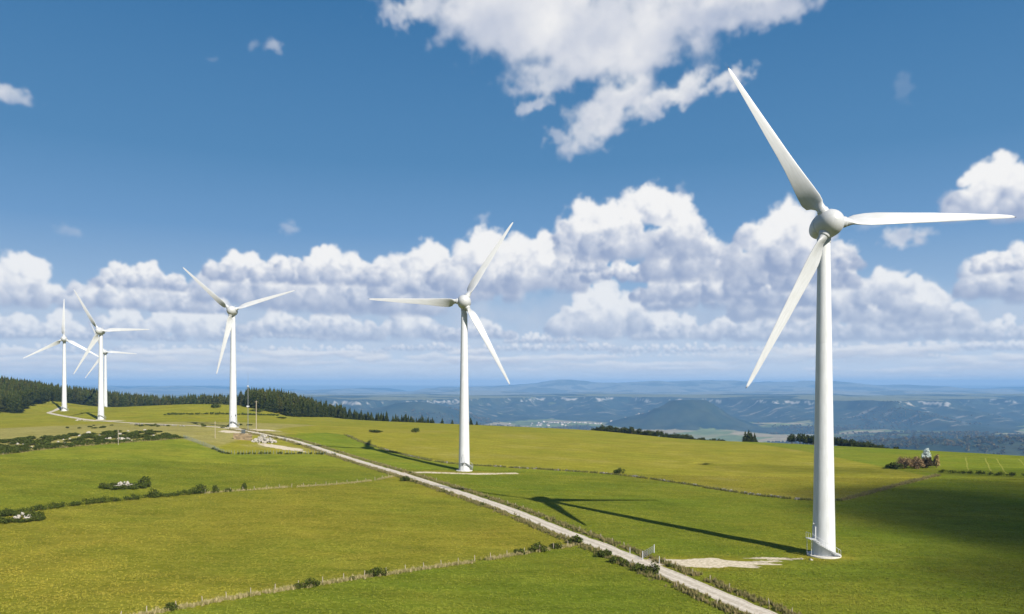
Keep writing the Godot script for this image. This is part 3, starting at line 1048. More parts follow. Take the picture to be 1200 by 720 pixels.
func make_blade() -> Mesh:
	var rows := [[2.75, 1.7, 1.7, 1.0, 0.9], [3.2, 2.0, 1.6, 0.8, 0.95], [3.8, 3.0, 1.3, 0.35, 0.98], [4.2, 3.7, 1.15, 0.08, 0.95], [5.2, 3.75, 1.0, 0.0, 0.82], [7.0, 3.35, 0.86, 0.0, 0.62], [9.0, 2.9, 0.72, 0.0, 0.44],
		[12.0, 2.4, 0.58, 0.0, 0.28], [15.0, 2.08, 0.47, 0.0, 0.18], [19.0, 1.8, 0.36, 0.0, 0.11], [23.0, 1.45, 0.28, 0.0, 0.07], [27.0, 1.12, 0.2, 0.0, 0.04], [30.0, 0.88, 0.15, 0.0, 0.02], [32.2, 0.64, 0.1, 0.0, 0.01], [33.1, 0.42, 0.07, 0.0, 0.0], [33.6, 0.12, 0.03, 0.0, 0.0]]
	var rings := []
	for q in rows:
		rings.append(blade_section(q[0], q[1], q[2], q[3], q[4], 0.0))
	var st := SurfaceTool.new()
	st.begin(Mesh.PRIMITIVE_TRIANGLES)
	st.set_smooth_group(0)
	var n: int = rings[0].size()
	for k in rings.size():
		for s in n:
			st.add_vertex(rings[k][s])
	for k in rings.size() - 1:
		for s in n:
			var t := (s + 1) % n
			for q in [k * n + s, k * n + t, (k + 1) * n + t, k * n + s, (k + 1) * n + t, (k + 1) * n + s]:
				st.add_index(q)
	var cap := (rings.size() - 1) * n
	for s in range(1, n - 1):
		for q in [cap, cap + s, cap + s + 1]:
			st.add_index(q)
	st.generate_normals()
	return st.commit()

func turbine_parts() -> void:
	white_paint = paint(lin(0.475, 0.487, 0.50), 0.42, 0.45)
	tower_paint = paint(lin(0.585, 0.60, 0.62), 0.5, 0.45)
	var streaks := noise_tex(512, 0.012, 91, Color(0.90, 0.895, 0.88), Color(1, 1, 1), 4)
	for m in [white_paint, tower_paint]:
		m.albedo_texture = streaks
		m.uv1_triplanar = true
		m.uv1_scale = Vector3(0.5, 0.04, 0.5)
	steel = paint(lin(0.45, 0.46, 0.47), 0.5, 0.5)
	dark_paint = paint(lin(0.05, 0.055, 0.06), 0.6, 0.4)
	concrete = gravel(Color(0.42, 0.40, 0.36), Color(0.58, 0.56, 0.52), 95)
	var sh := Shape.new()
	var prof := []
	for k in 25:
		var t := k / 24.0
		prof.append(Vector2(lerpf(2.0, 1.08, pow(t, 0.92)), 57.6 * t))
		if k in [8, 16]:                                # flange seams between the tower sections
			var r: float = prof[-1].x
			var y: float = prof[-1].y
			prof.append(Vector2(r - 0.025, y + 0.02))
			prof.append(Vector2(r - 0.025, y + 0.07))
			prof.append(Vector2(r, y + 0.09))
	lathe(sh, prof, 56)
	tower_mesh = sh.mesh()
	sh = Shape.new()
	lathe(sh, [Vector2(0.020, -5.130), Vector2(0.430, -4.950), Vector2(0.989, -4.140), Vector2(1.505, -3.150), Vector2(1.978, -1.800), Vector2(2.279, -0.540), Vector2(2.425, 0.450), Vector2(2.460, 1.125), Vector2(2.442, 1.278), Vector2(2.236, 1.305), Vector2(2.193, 1.440)], 40)
	nacelle_mesh = sh.mesh()
	sh = Shape.new()
	lathe(sh, [Vector2(2.150, 1.422), Vector2(2.408, 1.404), Vector2(2.460, 1.458), Vector2(2.460, 1.980), Vector2(2.425, 2.610), Vector2(2.288, 3.330), Vector2(2.030, 4.005), Vector2(1.634, 4.545), Vector2(1.118, 4.950), Vector2(0.602, 5.175), Vector2(0.020, 5.265)], 40)
	hub_mesh = sh.mesh()
	blade_mesh = make_blade()
	sh = Shape.new()
	lathe(sh, [Vector2(1.0, 1.7), Vector2(1.0, 2.55), Vector2(0.94, 2.64), Vector2(0.94, 2.8), Vector2(0.8, 2.82)], 24)
	collar_mesh = sh.mesh()

func turbine(label: String, at: Vector2, yaw: float, first: float, stair_from: float, stair_way: float, size: float) -> void:
	var y := 100.0
	for a in 8:
		y = minf(y, ground_at(at.x + 3.0 * cos(a * PI / 4), at.y + 3.0 * sin(a * PI / 4)))
	y = maxf(y, ground_at(at.x, at.y) - 0.2)
	var t := thing("wind_turbine", label, "wind turbine", Vector3(at.x, y, -at.y), 0.0, "white three-bladed turbines along the upland")
	t.scale = Vector3.ONE * size
	var sh := Shape.new()
	lathe(sh, [Vector2(2.95, -0.8), Vector2(2.95, 0.22), Vector2(2.88, 0.30), Vector2(0.1, 0.31)], 40)
	part("foundation_slab", sh.mesh(), concrete, t)
	var tw := part("tower", tower_mesh, tower_paint, t)
	tw.position.y = 0.28
	# the head turns with the wind
	var tilt := Basis(Vector3.UP, yaw) * Basis(Vector3.RIGHT, deg_to_rad(-4.0))
	var front := tilt * Basis(Vector3.RIGHT, PI / 2)     # lathe axis y -> forward
	var nac := part("nacelle", nacelle_mesh, white_paint, t)
	nac.transform = Transform3D(front, Vector3(0, HUB_UP, 0))
	sh = Shape.new()
	sh.tube([Vector3(0, 57.0, 0), Vector3(0, 58.6, 0)], [1.16, 1.3], 32)
	part("yaw_ring", sh.mesh(), white_paint, t)
	var mast := Shape.new()
	mast.tube([Vector3(0, 2.2, -2.6), Vector3(0, 3.7, -2.6)], [0.05, 0.04], 6)
	mast.tube([Vector3(-0.5, 3.3, -2.6), Vector3(0.5, 3.3, -2.6)], [0.03, 0.03], 6)
	mast.box(Vector3(0.5, 3.4, -2.6), Vector3(0.14, 0.2, 0.14))
	var wm := part("weather_mast", mast.mesh(), steel, nac)
	wm.transform = Transform3D(Basis(Vector3.RIGHT, -PI / 2), Vector3.ZERO)
	var hub := part("hub", hub_mesh, white_paint, t)
	hub.transform = nac.transform
	for k in 3:
		var spin := deg_to_rad(first + 120.0 * k - 90.0)
		var turn := tilt * Basis(Vector3.BACK, spin)
		var b := part("blade", blade_mesh, white_paint, t)
		b.transform = Transform3D(turn, Vector3(0, HUB_UP, 0) + tilt * Vector3(0, 0, 2.7))
		part("root_collar", collar_mesh, white_paint, b)
		var tip := Shape.new()
		tip.tube([Vector3(0, 33.45, 0), Vector3(0.0, 33.72, 0)], [0.07, 0.05], 6)
		part("tip_receptor", tip.mesh(), dark_paint, b)
	stairs(t, stair_from, stair_way)

func stairs(t: Node3D, from: float, way: float) -> void:
	# a curved flight that hugs the tower, up to the door
	var up := 2.9
	var n := 14
	var turn := deg_to_rad(105.0) * way
	var st := Node3D.new()
	st.name = "stairs"
	t.add_child(st)
	var tread := Shape.new()
	var rail := Shape.new()
	var frame := Shape.new()
	var outer := []
	var inner := []
	var radii := []
	var top := []
	for k in n + 1:
		var a := deg_to_rad(from) + turn * (1.0 - k / float(n))
		var y := 0.3 + up * k / float(n)
		var d := Vector3(sin(a), 0, cos(a))
		if k < n:
			tread.box(d * 2.62 + Vector3(0, y + 0.1, 0), Vector3(0.36, 0.05, 0.95), Basis(Vector3.UP, a))
		outer.append(d * 3.1 + Vector3(0, y, 0))
		inner.append(d * 2.14 + Vector3(0, y, 0))
		top.append(d * 3.1 + Vector3(0, y + 1.1, 0))
		radii.append(0.04)
		if k % 2 == 0:
			rail.tube([d * 3.1 + Vector3(0, y, 0), d * 3.1 + Vector3(0, y + 1.1, 0)], [0.026, 0.026], 5)
	frame.tube(outer, radii, 5)
	frame.tube(inner, radii, 5)
	rail.tube(top, radii, 5)
	var a0 := deg_to_rad(from) - 0.30 * way
	var d0 := Vector3(sin(a0), 0, cos(a0))
	frame.box(d0 * 2.62 + Vector3(0, up + 0.3, 0), Vector3(1.5, 0.10, 1.2), Basis(Vector3.UP, a0))
	for s in [-0.7, 0.0, 0.7]:
		var q: Vector3 = d0 * 3.15 + Basis(Vector3.UP, a0) * Vector3(s, 0, 0)
		rail.tube([q + Vector3(0, up + 0.3, 0), q + Vector3(0, up + 1.4, 0)], [0.026, 0.026], 5)
	var e0: Vector3 = d0 * 3.15 + Vector3(0, up + 1.4, 0)
	var ex := Basis(Vector3.UP, a0) * Vector3(0.7, 0, 0)
	rail.tube([e0 - ex, e0 + ex], [0.04, 0.04], 5)
	for s in [-1.0, 1.0]:
		var q: Vector3 = d0 * 2.95 + ex * s
		frame.tube([q + Vector3(0, 0.2, 0), q + Vector3(0, up + 0.3, 0)], [0.06, 0.06], 5)
	part("treads", tread.mesh(), steel, st)
	part("frame", frame.mesh(), steel, st)
	part("handrail", rail.mesh(), steel, st)
	var door := Shape.new()
	var dc := d0 * 1.93
	door.box(dc + Vector3(0, up + 1.45, 0), Vector3(0.95, 2.1, 0.22), Basis(Vector3.UP, a0))
	part("door", door.mesh(), steel, t)
	var lamp := Shape.new()
	lamp.tube([dc + d0 * 0.05 + Vector3(0, up + 3.0, 0), dc + d0 * 0.28 + Vector3(0, up + 3.02, 0)], [0.13, 0.13], 10)
	part("door_lamp", lamp.mesh(), white_paint, t)

func build_turbines() -> void:
	turbine_parts()
	turbine("nearest and largest white wind turbine, on its own at the right of the gravel road", Vector2(56.9, 140.0), deg_to_rad(1), 121.9, -62, 1.0, 1.0)
	turbine("white wind turbine in the middle of the view, second nearest, beside a pale gravel spur", Vector2(-16.7, 268.5), deg_to_rad(2), 58.6, 12, 1.0, 0.98)
	turbine("white wind turbine behind the two thin masts and the white rubble", Vector2(-141.2, 388.5), deg_to_rad(3), 18.2, 20, 1.0, 0.98)
	turbine("white wind turbine in the far left cluster, the nearest of the three", Vector2(-267.5, 499.5), deg_to_rad(3), 1.7, 20, 1.0, 0.958)
	turbine("leftmost white wind turbine, standing next to the dark pine wood", Vector2(-380.6, 652.5), deg_to_rad(24), 90.0, 20, 1.0, 1.02)
	turbine("farthest and smallest white wind turbine, half hidden behind another tower", Vector2(-427, 806), deg_to_rad(4), -4.0, 20, 1.0, 1.0)

# ---------------------------------------------------------------- clouds overhead whose shade lies on the right-hand pasture
func build_shade_clouds() -> void:
	var up := 620.0
	var air := SUN / SUN.y * up
	var m := FogMaterial.new()
	m.density = 0.0165
	m.albedo = Color(0.97, 0.98, 1.0)
	# where the shade falls (x, zf), half widths, thickness
	for q in [[128, 186, 46, 46, 34], [108, 172, 34, 26, 26], [150, 150, 60, 44, 34], [118, 214, 26, 20, 20], [110, 298, 34, 7, 16], [150, 292, 34, 8, 18], [200, 282, 40, 12, 22], [180, 215, 70, 36, 34], [115, 122, 46, 36, 18], [92, 112, 34, 26, 12]]:
		var f := FogVolume.new()
		f.name = numbered("cloud")
		f.shape = RenderingServer.FOG_VOLUME_SHAPE_ELLIPSOID
		f.size = Vector3(q[2] * 2.0, q[4] * 2.0, q[3] * 2.0)
		f.material = m
		f.position = Vector3(q[0], 0, -q[1]) + air
		f.set_meta("kind", "structure")
		add_child(f)

# ---------------------------------------------------------------- plants, stones, fences: shapes
var rng := RandomNumberGenerator.new()
var leaf_mat: StandardMaterial3D
var wood_mat: StandardMaterial3D
var post_mat: StandardMaterial3D
var rock_mat: StandardMaterial3D
var bush_meshes := []
var bush_stem: Mesh
var rock_meshes := []

func rnd_dir() -> Vector3:
	var y := rng.randf_range(-1, 1)
	var a := rng.randf() * TAU
	var r := sqrt(1.0 - y * y)
	return Vector3(r * cos(a), y, r * sin(a))

func leaf(sh: Shape, at: Vector3, size: float, out: Vector3) -> void:
	var n := (rnd_dir() + out * 0.7).normalized()
	var u := n.cross(rnd_dir()).normalized() * size
	var w := n.cross(u) * rng.randf_range(0.5, 0.9)
	sh.tri(at - u, at + w, at + u)
	sh.tri(at - u, at + u, at - w)

# leaf clumps spread through a lumpy volume
func foliage(sh: Shape, at: Vector3, r: Vector3, count: int, size: float, lo: Color, hi: Color) -> void:
	var lumps := []
	for k in 9:
		var d := rnd_dir()
		d.y = absf(d.y) * 0.9 - 0.15
		lumps.append([d * rng.randf_range(0.35, 0.75), rng.randf_range(0.28, 0.5)])
	for k in count:
		var l: Array = lumps[rng.randi() % lumps.size()]
		var d := rnd_dir()
		var p: Vector3 = l[0] + d * l[1] * pow(rng.randf(), 0.3)
		if p.y < -0.25:
			p.y = -0.25 + rng.randf() * 0.1
		sh.tint = lo.lerp(hi, rng.randf())
		leaf(sh, at + p * r, size * rng.randf_range(0.6, 1.3), d)

func plant_shapes() -> void:
	rng.seed = 77
	leaf_mat = tinted(0.9, 0.05)
	leaf_mat.backlight_enabled = true
	leaf_mat.backlight = Color(0.25, 0.28, 0.1)
	wood_mat = paint(lin(0.10, 0.075, 0.05), 0.9, 0.2)
	post_mat = paint(lin(0.34, 0.29, 0.22), 0.9, 0.2)
	rock_mat = paint(Color.WHITE, 0.9, 0.25)
	rock_mat.albedo_texture = noise_tex(512, 0.02, 120, lin(0.17, 0.155, 0.125), lin(0.58, 0.54, 0.47), 6)
	rock_mat.uv1_triplanar = true
	rock_mat.uv1_world_triplanar = true
	rock_mat.uv1_scale = Vector3.ONE / 3.0
	for k in 6:
		var sh := Shape.new()
		foliage(sh, Vector3(0, 0.35, 0), Vector3(1.15, 0.95, 1.15), 620, 0.105, Color(0.026, 0.038, 0.007), Color(0.090, 0.108, 0.022))
		bush_meshes.append(sh.mesh())
	var s := Shape.new()
	for k in 5:
		var a := TAU * k / 5.0
		s.tube([Vector3(0, -0.15, 0), Vector3(cos(a) * 0.2, 0.35, sin(a) * 0.2), Vector3(cos(a) * 0.5, 0.8, sin(a) * 0.5)], [0.06, 0.045, 0.015], 5)
	bush_stem = s.mesh()
	for k in 6:
		rock_meshes.append(make_rock(k))

func make_rock(k: int) -> Mesh:
	var sm := SphereMesh.new()
	sm.radial_segments = 9
	sm.rings = 5
	sm.radius = 1.0
	sm.height = 2.0
	var arr := sm.get_mesh_arrays()
	var v: PackedVector3Array = arr[Mesh.ARRAY_VERTEX]
	var st := SurfaceTool.new()
	st.begin(Mesh.PRIMITIVE_TRIANGLES)
	st.set_smooth_group(-1)
	var ix: PackedInt32Array = arr[Mesh.ARRAY_INDEX]
	for i in ix:
		var p := v[i]
		var q := p
		for a in [Vector3(0.9, 0.3, 0.2), Vector3(-0.5, 0.8, 0.1), Vector3(0.1, 0.5, -0.9), Vector3(-0.6, -0.2, 0.75), Vector3(0.2, 0.95, 0.3)]:
			var n: Vector3 = (a + Vector3(sin(k * 3.1), cos(k * 1.7), sin(k * 5.3)) * 0.4).normalized()
			var over := q.dot(n) - 0.62
			if over > 0.0:
				q -= n * over
		q *= 1.0 + 0.22 * n_mid.get_noise_3d(p.x * 1.3 + k * 9.0, p.y * 1.3, p.z * 1.3)
		st.add_vertex(q * Vector3(1.15, 0.8, 1.0))
	st.generate_normals()
	return st.commit()

func bush(label: String, x: float, zf: float, r: float, tall: float, group := "", called := "gorse_bush") -> void:
	var o := thing(called, label, "bush", on_ground(x, zf, -0.02), rng.randf() * TAU, group)
	o.scale = Vector3(r, tall, r)
	part("foliage", bush_meshes[rng.randi() % bush_meshes.size()], leaf_mat, o)
	part("stems", bush_stem, wood_mat, o)

func rock(label: String, x: float, zf: float, r: float, group: String) -> void:
	var o := MeshInstance3D.new()
	o.name = numbered("rock")
	o.mesh = rock_meshes[rng.randi() % rock_meshes.size()]
	o.material_override = rock_mat
	add_child(o)
	o.position = on_ground(x, zf, r * 0.25)
	o.rotation = Vector3(rng.randf_range(-0.3, 0.3), rng.randf() * TAU, rng.randf_range(-0.3, 0.3))
	o.scale = Vector3.ONE * r
	tag(o, label, "rock", group)

# ---------------------------------------------------------------- fences, hedges, walls
func beside(l: PackedVector2Array, off: float) -> PackedVector2Array:
	var out := PackedVector2Array()
	for k in l.size():
		var d := (l[mini(k + 1, l.size() - 1)] - l[maxi(k - 1, 0)]).normalized()
		out.append(l[k] + Vector2(-d.y, d.x) * off)
	return out

func fence(label: String, l: PackedVector2Array, spacing: float, tall: float, wires: Array, mat: Material, keep := 1.0, called := "wire_fence") -> void:
	var first := on_ground(l[0].x, l[0].y)
	var o := thing(called, label, "fence", first)
	var post := []
	for k in 3:
		var sh := Shape.new()
		var bend := (k - 1) * 0.05
		sh.tube([Vector3(0, -0.3, 0), Vector3(bend * 0.5, tall * 0.6, 0), Vector3(bend, tall, bend), Vector3(bend, tall + 0.05, bend)], [0.075, 0.07, 0.062, 0.02], 6)
		post.append(sh.mesh())
	var wire := Shape.new()
	var last := Vector3.INF
	var along := 0.0
	for k in l.size() - 1:
		var seg := l[k].distance_to(l[k + 1])
		while along < seg:
			var p := l[k].lerp(l[k + 1], along / seg)
			var at := on_ground(p.x, p.y) - first
			if last != Vector3.INF:
				for h in wires:
					wire.tube([last + Vector3(0, h, 0), at + Vector3(0, h, 0)], [0.005, 0.005], 3, false)
			last = at
			if rng.randf() < keep:
				var q := part("post", post[rng.randi() % 3], mat, o)
				q.position = at
				q.rotation = Vector3(rng.randf_range(-0.06, 0.06), rng.randf() * TAU, rng.randf_range(-0.06, 0.06))
			along += spacing * rng.randf_range(0.9, 1.1)
		along -= seg
	part("wires", wire.mesh(), wood_mat, o)

func hedge(label: String, l: PackedVector2Array, width: float, tall: float, per_metre: float, called := "hedge", size := 0.14) -> void:
	var first := on_ground(l[0].x, l[0].y)
	var o := thing(called, label, "hedge", first)
	var sh := Shape.new()
	var wood := Shape.new()
	for k in l.size() - 1:
		var seg := l[k].distance_to(l[k + 1])
		for q in maxi(1, int(seg / 0.9)):
			var p := l[k].lerp(l[k + 1], rng.randf())
			var s := rng.randf_range(0.55, 1.15) * (1.0 + 0.4 * n_mid.get_noise_2d(p.x / 6.0, p.y / 6.0))
			var at := on_ground(p.x + rng.randf_range(-0.3, 0.3) * width, p.y + rng.randf_range(-0.3, 0.3) * width) - first
			foliage(sh, at + Vector3(0, tall * s * 0.4, 0), Vector3(width * 0.6, tall * 0.75 * s, width * 0.6), int(per_metre * 1.3 * s), size, Color(0.024, 0.036, 0.007), Color(0.086, 0.104, 0.022))
			wood.tube([at - Vector3(0, 0.1, 0), at + Vector3(0.1, tall * s * 0.6, 0.05)], [0.06, 0.03], 4)
	part("foliage", sh.mesh(), leaf_mat, o)
	part("stems", wood.mesh(), wood_mat, o)

func stone_row(label: String, l: PackedVector2Array, keep: Callable, called := "dry_stone_wall") -> void:
	var first := on_ground(l[0].x, l[0].y)
	var o := thing(called, label, "wall", first)
	var sh := Shape.new()
	for k in l.size() - 1:
		var seg := l[k].distance_to(l[k + 1])
		for q in int(seg / 0.42):
			var p := l[k].lerp(l[k + 1], (q + 0.5) / int(seg / 0.42))
			if not keep.call(p):
				continue
			for row in 2:
				if row == 1 and rng.randf() < 0.7:
					continue
				var c := rng.randf_range(0.10, 0.32)
				sh.tint = Color(c, c * 0.93, c * 0.80)
				var at := on_ground(p.x + rng.randf_range(-0.25, 0.25), p.y + rng.randf_range(-0.25, 0.25)) - first
				sh.box(at + Vector3(0, 0.12 + row * 0.3, 0), Vector3(rng.randf_range(0.3, 0.6), rng.randf_range(0.25, 0.4), rng.randf_range(0.3, 0.6)), Basis.from_euler(Vector3(rng.randf_range(-0.3, 0.3), rng.randf() * TAU, rng.randf_range(-0.3, 0.3))))
	var s := part("stones", sh.mesh(), tinted(0.9, 0.2), o)
	s.set_meta("kind", "stuff")

func tuft_mesh(blades: int, tall: float, spread: float) -> Mesh:
	var sh := Shape.new()
	for k in blades:
		var a := rng.randf() * TAU
		var base := Vector3(cos(a), 0, sin(a)) * rng.randf() * spread * 0.5
		var lean := Vector3(cos(a + rng.randf_range(-1, 1)), 0, sin(a + rng.randf_range(-1, 1))) * spread * rng.randf_range(0.3, 1.0)
		var side := Vector3(-sin(a), 0, cos(a)) * 0.035
		var h := tall * rng.randf_range(0.6, 1.1)
		sh.tri(base - side, base + lean * 0.5 + Vector3(0, h, 0) , base + side)
		sh.tri(base - side * 0.8 + lean * 0.2, base + lean + Vector3(0, h * 0.7, 0), base + side * 0.8 + lean * 0.2)
	return sh.mesh()

func tufts_along(places: Array, colors: Array, l: PackedVector2Array, width: float, per_metre: float, lo: Color, hi: Color, size: float) -> void:
	for k in l.size() - 1:
		var seg := l[k].distance_to(l[k + 1])
		for q in int(seg * per_metre):
			var p := l[k].lerp(l[k + 1], rng.randf())
			p += Vector2(rng.randfn(), rng.randfn()) * width * 0.4
			if n_mid.get_noise_2d(p.x / 5.0, p.y / 5.0) < -0.28:
				continue
			var s := size * rng.randf_range(0.6, 1.3)
			places.append(Transform3D(Basis(Vector3.UP, rng.randf() * TAU).scaled(Vector3(s, s * rng.randf_range(0.7, 1.2), s)), on_ground(p.x, p.y, -0.02)))
			colors.append(lo.lerp(hi, rng.randf()))

func build_boundaries() -> void:
	plant_shapes()
	rng.seed = 401
	var road := smooth_line(ROAD)
	fence("wooden post fence across the foreground between the two left pastures", smooth_line(FENCE_FRONT), 3.6, 1.15, [0.4, 0.75, 1.05], post_mat)
	fence("post fence carrying on from the left hedge towards the road", smooth_line(FENCE_LEFT), 3.4, 1.1, [0.4, 0.75, 1.0], post_mat)
	fence("post fence along the left verge of the gravel road", beside(road.slice(0, 95), 3.3), 5.0, 0.9, [0.45, 0.8], post_mat, 0.55)
	fence("post fence along the right verge of the gravel road", beside(road.slice(0, 95), -3.6), 4.6, 0.9, [0.45, 0.8], post_mat, 0.55)
	var green_post := paint(lin(0.16, 0.20, 0.19), 0.7, 0.3)
	fence("close grey green fence round the enclosure below the masts", smooth_line(FENCE_MESH, 2.0), 1.1, 1.5, [0.3, 0.6, 0.9, 1.2, 1.45], green_post, 1.0, "mesh_fence")
	hedge("long dark hedge running in from the left edge of the picture", smooth_line(HEDGE_LEFT), 2.6, 1.7, 170.0)
	hedge("dark low hedge bounding the shaded pasture at the far right", smooth_line(HEDGE_RIGHT), 2.2, 1.6, 90.0)
	hedge("dark scrub hedge at the foot of the rocky bank", smooth_line(BANK), 2.4, 1.5, 110.0)
	hedge("low hedge under the close fence of the enclosure", smooth_line(FENCE_MESH).slice(12), 1.4, 1.0, 60.0)
	hedge("broken hedge on the hill behind the masts", smooth_line([-240,529, -222,538, -205,549, -192,560, -178,588]), 2.4, 1.6, 60.0, "hedge", 0.25)
	stone_row("low tumbled stone wall winding across the far right pasture", smooth_line(WALL_BACK), func(p): return n_mid.get_noise_2d(p.x / 9.0, p.y / 9.0) > 0.08 and absf(p.x + 14.0) > 6.0)
	stone_row("broken row of stones beside the far track", smooth_line([-150,385, -172,394, -190,408, -215,432]), func(p): return n_mid.get_noise_2d(p.x / 6.0, p.y / 6.0) > -0.05, "stone_row")
	# long dry grass that the mower leaves along the fences
	var places := []
	var colors := []
	var straw := Color(0.30, 0.24, 0.11)
	var pale := Color(0.46, 0.38, 0.20)
	var rank := Color(0.10, 0.11, 0.03)
	var rank2 := Color(0.21, 0.20, 0.06)
	tufts_along(places, colors, smooth_line(FENCE_FRONT), 0.75, 22.0, rank2, pale, 0.9)
	tufts_along(places, colors, smooth_line(FENCE_LEFT), 0.8, 12.0, rank2, pale, 0.9)
	tufts_along(places, colors, beside(road, 3.2), 1.6, 20.0, rank, straw, 0.9)
	tufts_along(places, colors, beside(road, -3.5), 1.4, 20.0, rank, straw, 0.9)
	tufts_along(places, colors, smooth_line(WALL_BACK), 1.2, 12.0, rank, rank2, 1.1)
	tufts_along(places, colors, smooth_line(PATH_RIGHT), 1.4, 14.0, rank2, straw, 1.0)
	tufts_along(places, colors, smooth_line(BANK), 3.0, 10.0, rank, straw, 1.1)
	copies("long_grass", tuft_mesh(14, 0.62, 0.4), leaf_mat, places, colors)

# words for where on the rocky bank something lies: along it, and up it
func on_bank(i: float, up: float) -> String:
	var along := "left end" if i < 1.6 else ("left half" if i < 2.4 else ("middle" if i < 3.1 else "right end"))
	return ("at the foot of the rocky bank's %s" if up < 9.0 else ("halfway up the rocky bank's %s" if up < 22.0 else "on top of the rocky bank's %s")) % along

func build_stones() -> void:
	rng.seed = 900
	# rocky bank on the left: stones and gorse between the brown pasture and the green one
	var g := "stones scattered over the rocky bank"
	for k in 60:
		var t := rng.randf()
		var b := line(BANK)
		var i := 1 + int(t * 3.0)
		var w := rng.randf()
		var up := 2.0 + 44.0 * pow(rng.randf(), 1.3)
		var p := b[i].lerp(b[i + 1], w) + Vector2(-0.75, 0.8) * up
		var r := rng.randf_range(0.22, 0.75)
		rock(("small" if r < 0.4 else ("middling" if r < 0.58 else "large")) + " pale rock lying in scrub " + on_bank(i + w, up), p.x, p.y, r, g)
	for q in [[-163.5, 322.0, 1.4], [-165.5, 324.0, 1.1], [-161.5, 323.0, 1.0], [-190, 345, 1.2], [-175, 342, 1.0]]:
		rock("large white boulder standing out in the scrub of the rocky bank", q[0], q[1], q[2], "big boulders of the rocky bank")
	rock_heap("pale rock heap in the scrub island of the upper left pasture", -110.5, 219.0, 3.6, 1.9, 34)
	rock_heap("white rock heap beside the hedge at the left edge", -110.5, 173.5, 2.6, 1.5, 26)
	rock_heap("heap of white rubble spilling down below the masts", -106.5, 330.0, 5.5, 3.8, 150)
	rock_heap("small stone heap beside the road to the far left turbine", -277.0, 493.0, 3.4, 1.3, 16)
	rock("larger of two white stones on the bare soil by the nearest turbine", 53.0, 136.0, 0.32, "")
	rock("smaller of two white stones on the bare soil by the nearest turbine", 51.6, 136.6, 0.22, "")

func rock_heap(label: String, x: float, zf: float, r: float, tall: float, count: int) -> void:
	var first := on_ground(x, zf)
	var o := thing("rock_heap", label, "rock heap", first)
	for k in count:
		var a := rng.randf() * TAU
		var d := sqrt(rng.randf())
		var px := x + cos(a) * d * r
		var pz := zf + sin(a) * d * r * 0.6
		var s := rng.randf_range(0.22, 0.62) * (0.8 + r * 0.06)
		var q := part("stone", rock_meshes[rng.randi() % rock_meshes.size()], rock_mat, o)
		q.position = on_ground(px, pz, tall * (1.0 - d) * rng.randf_range(0.3, 1.0)) - first
		q.rotation = Vector3(rng.randf() * TAU, rng.randf() * TAU, rng.randf() * TAU)
		q.scale = Vector3.ONE * s

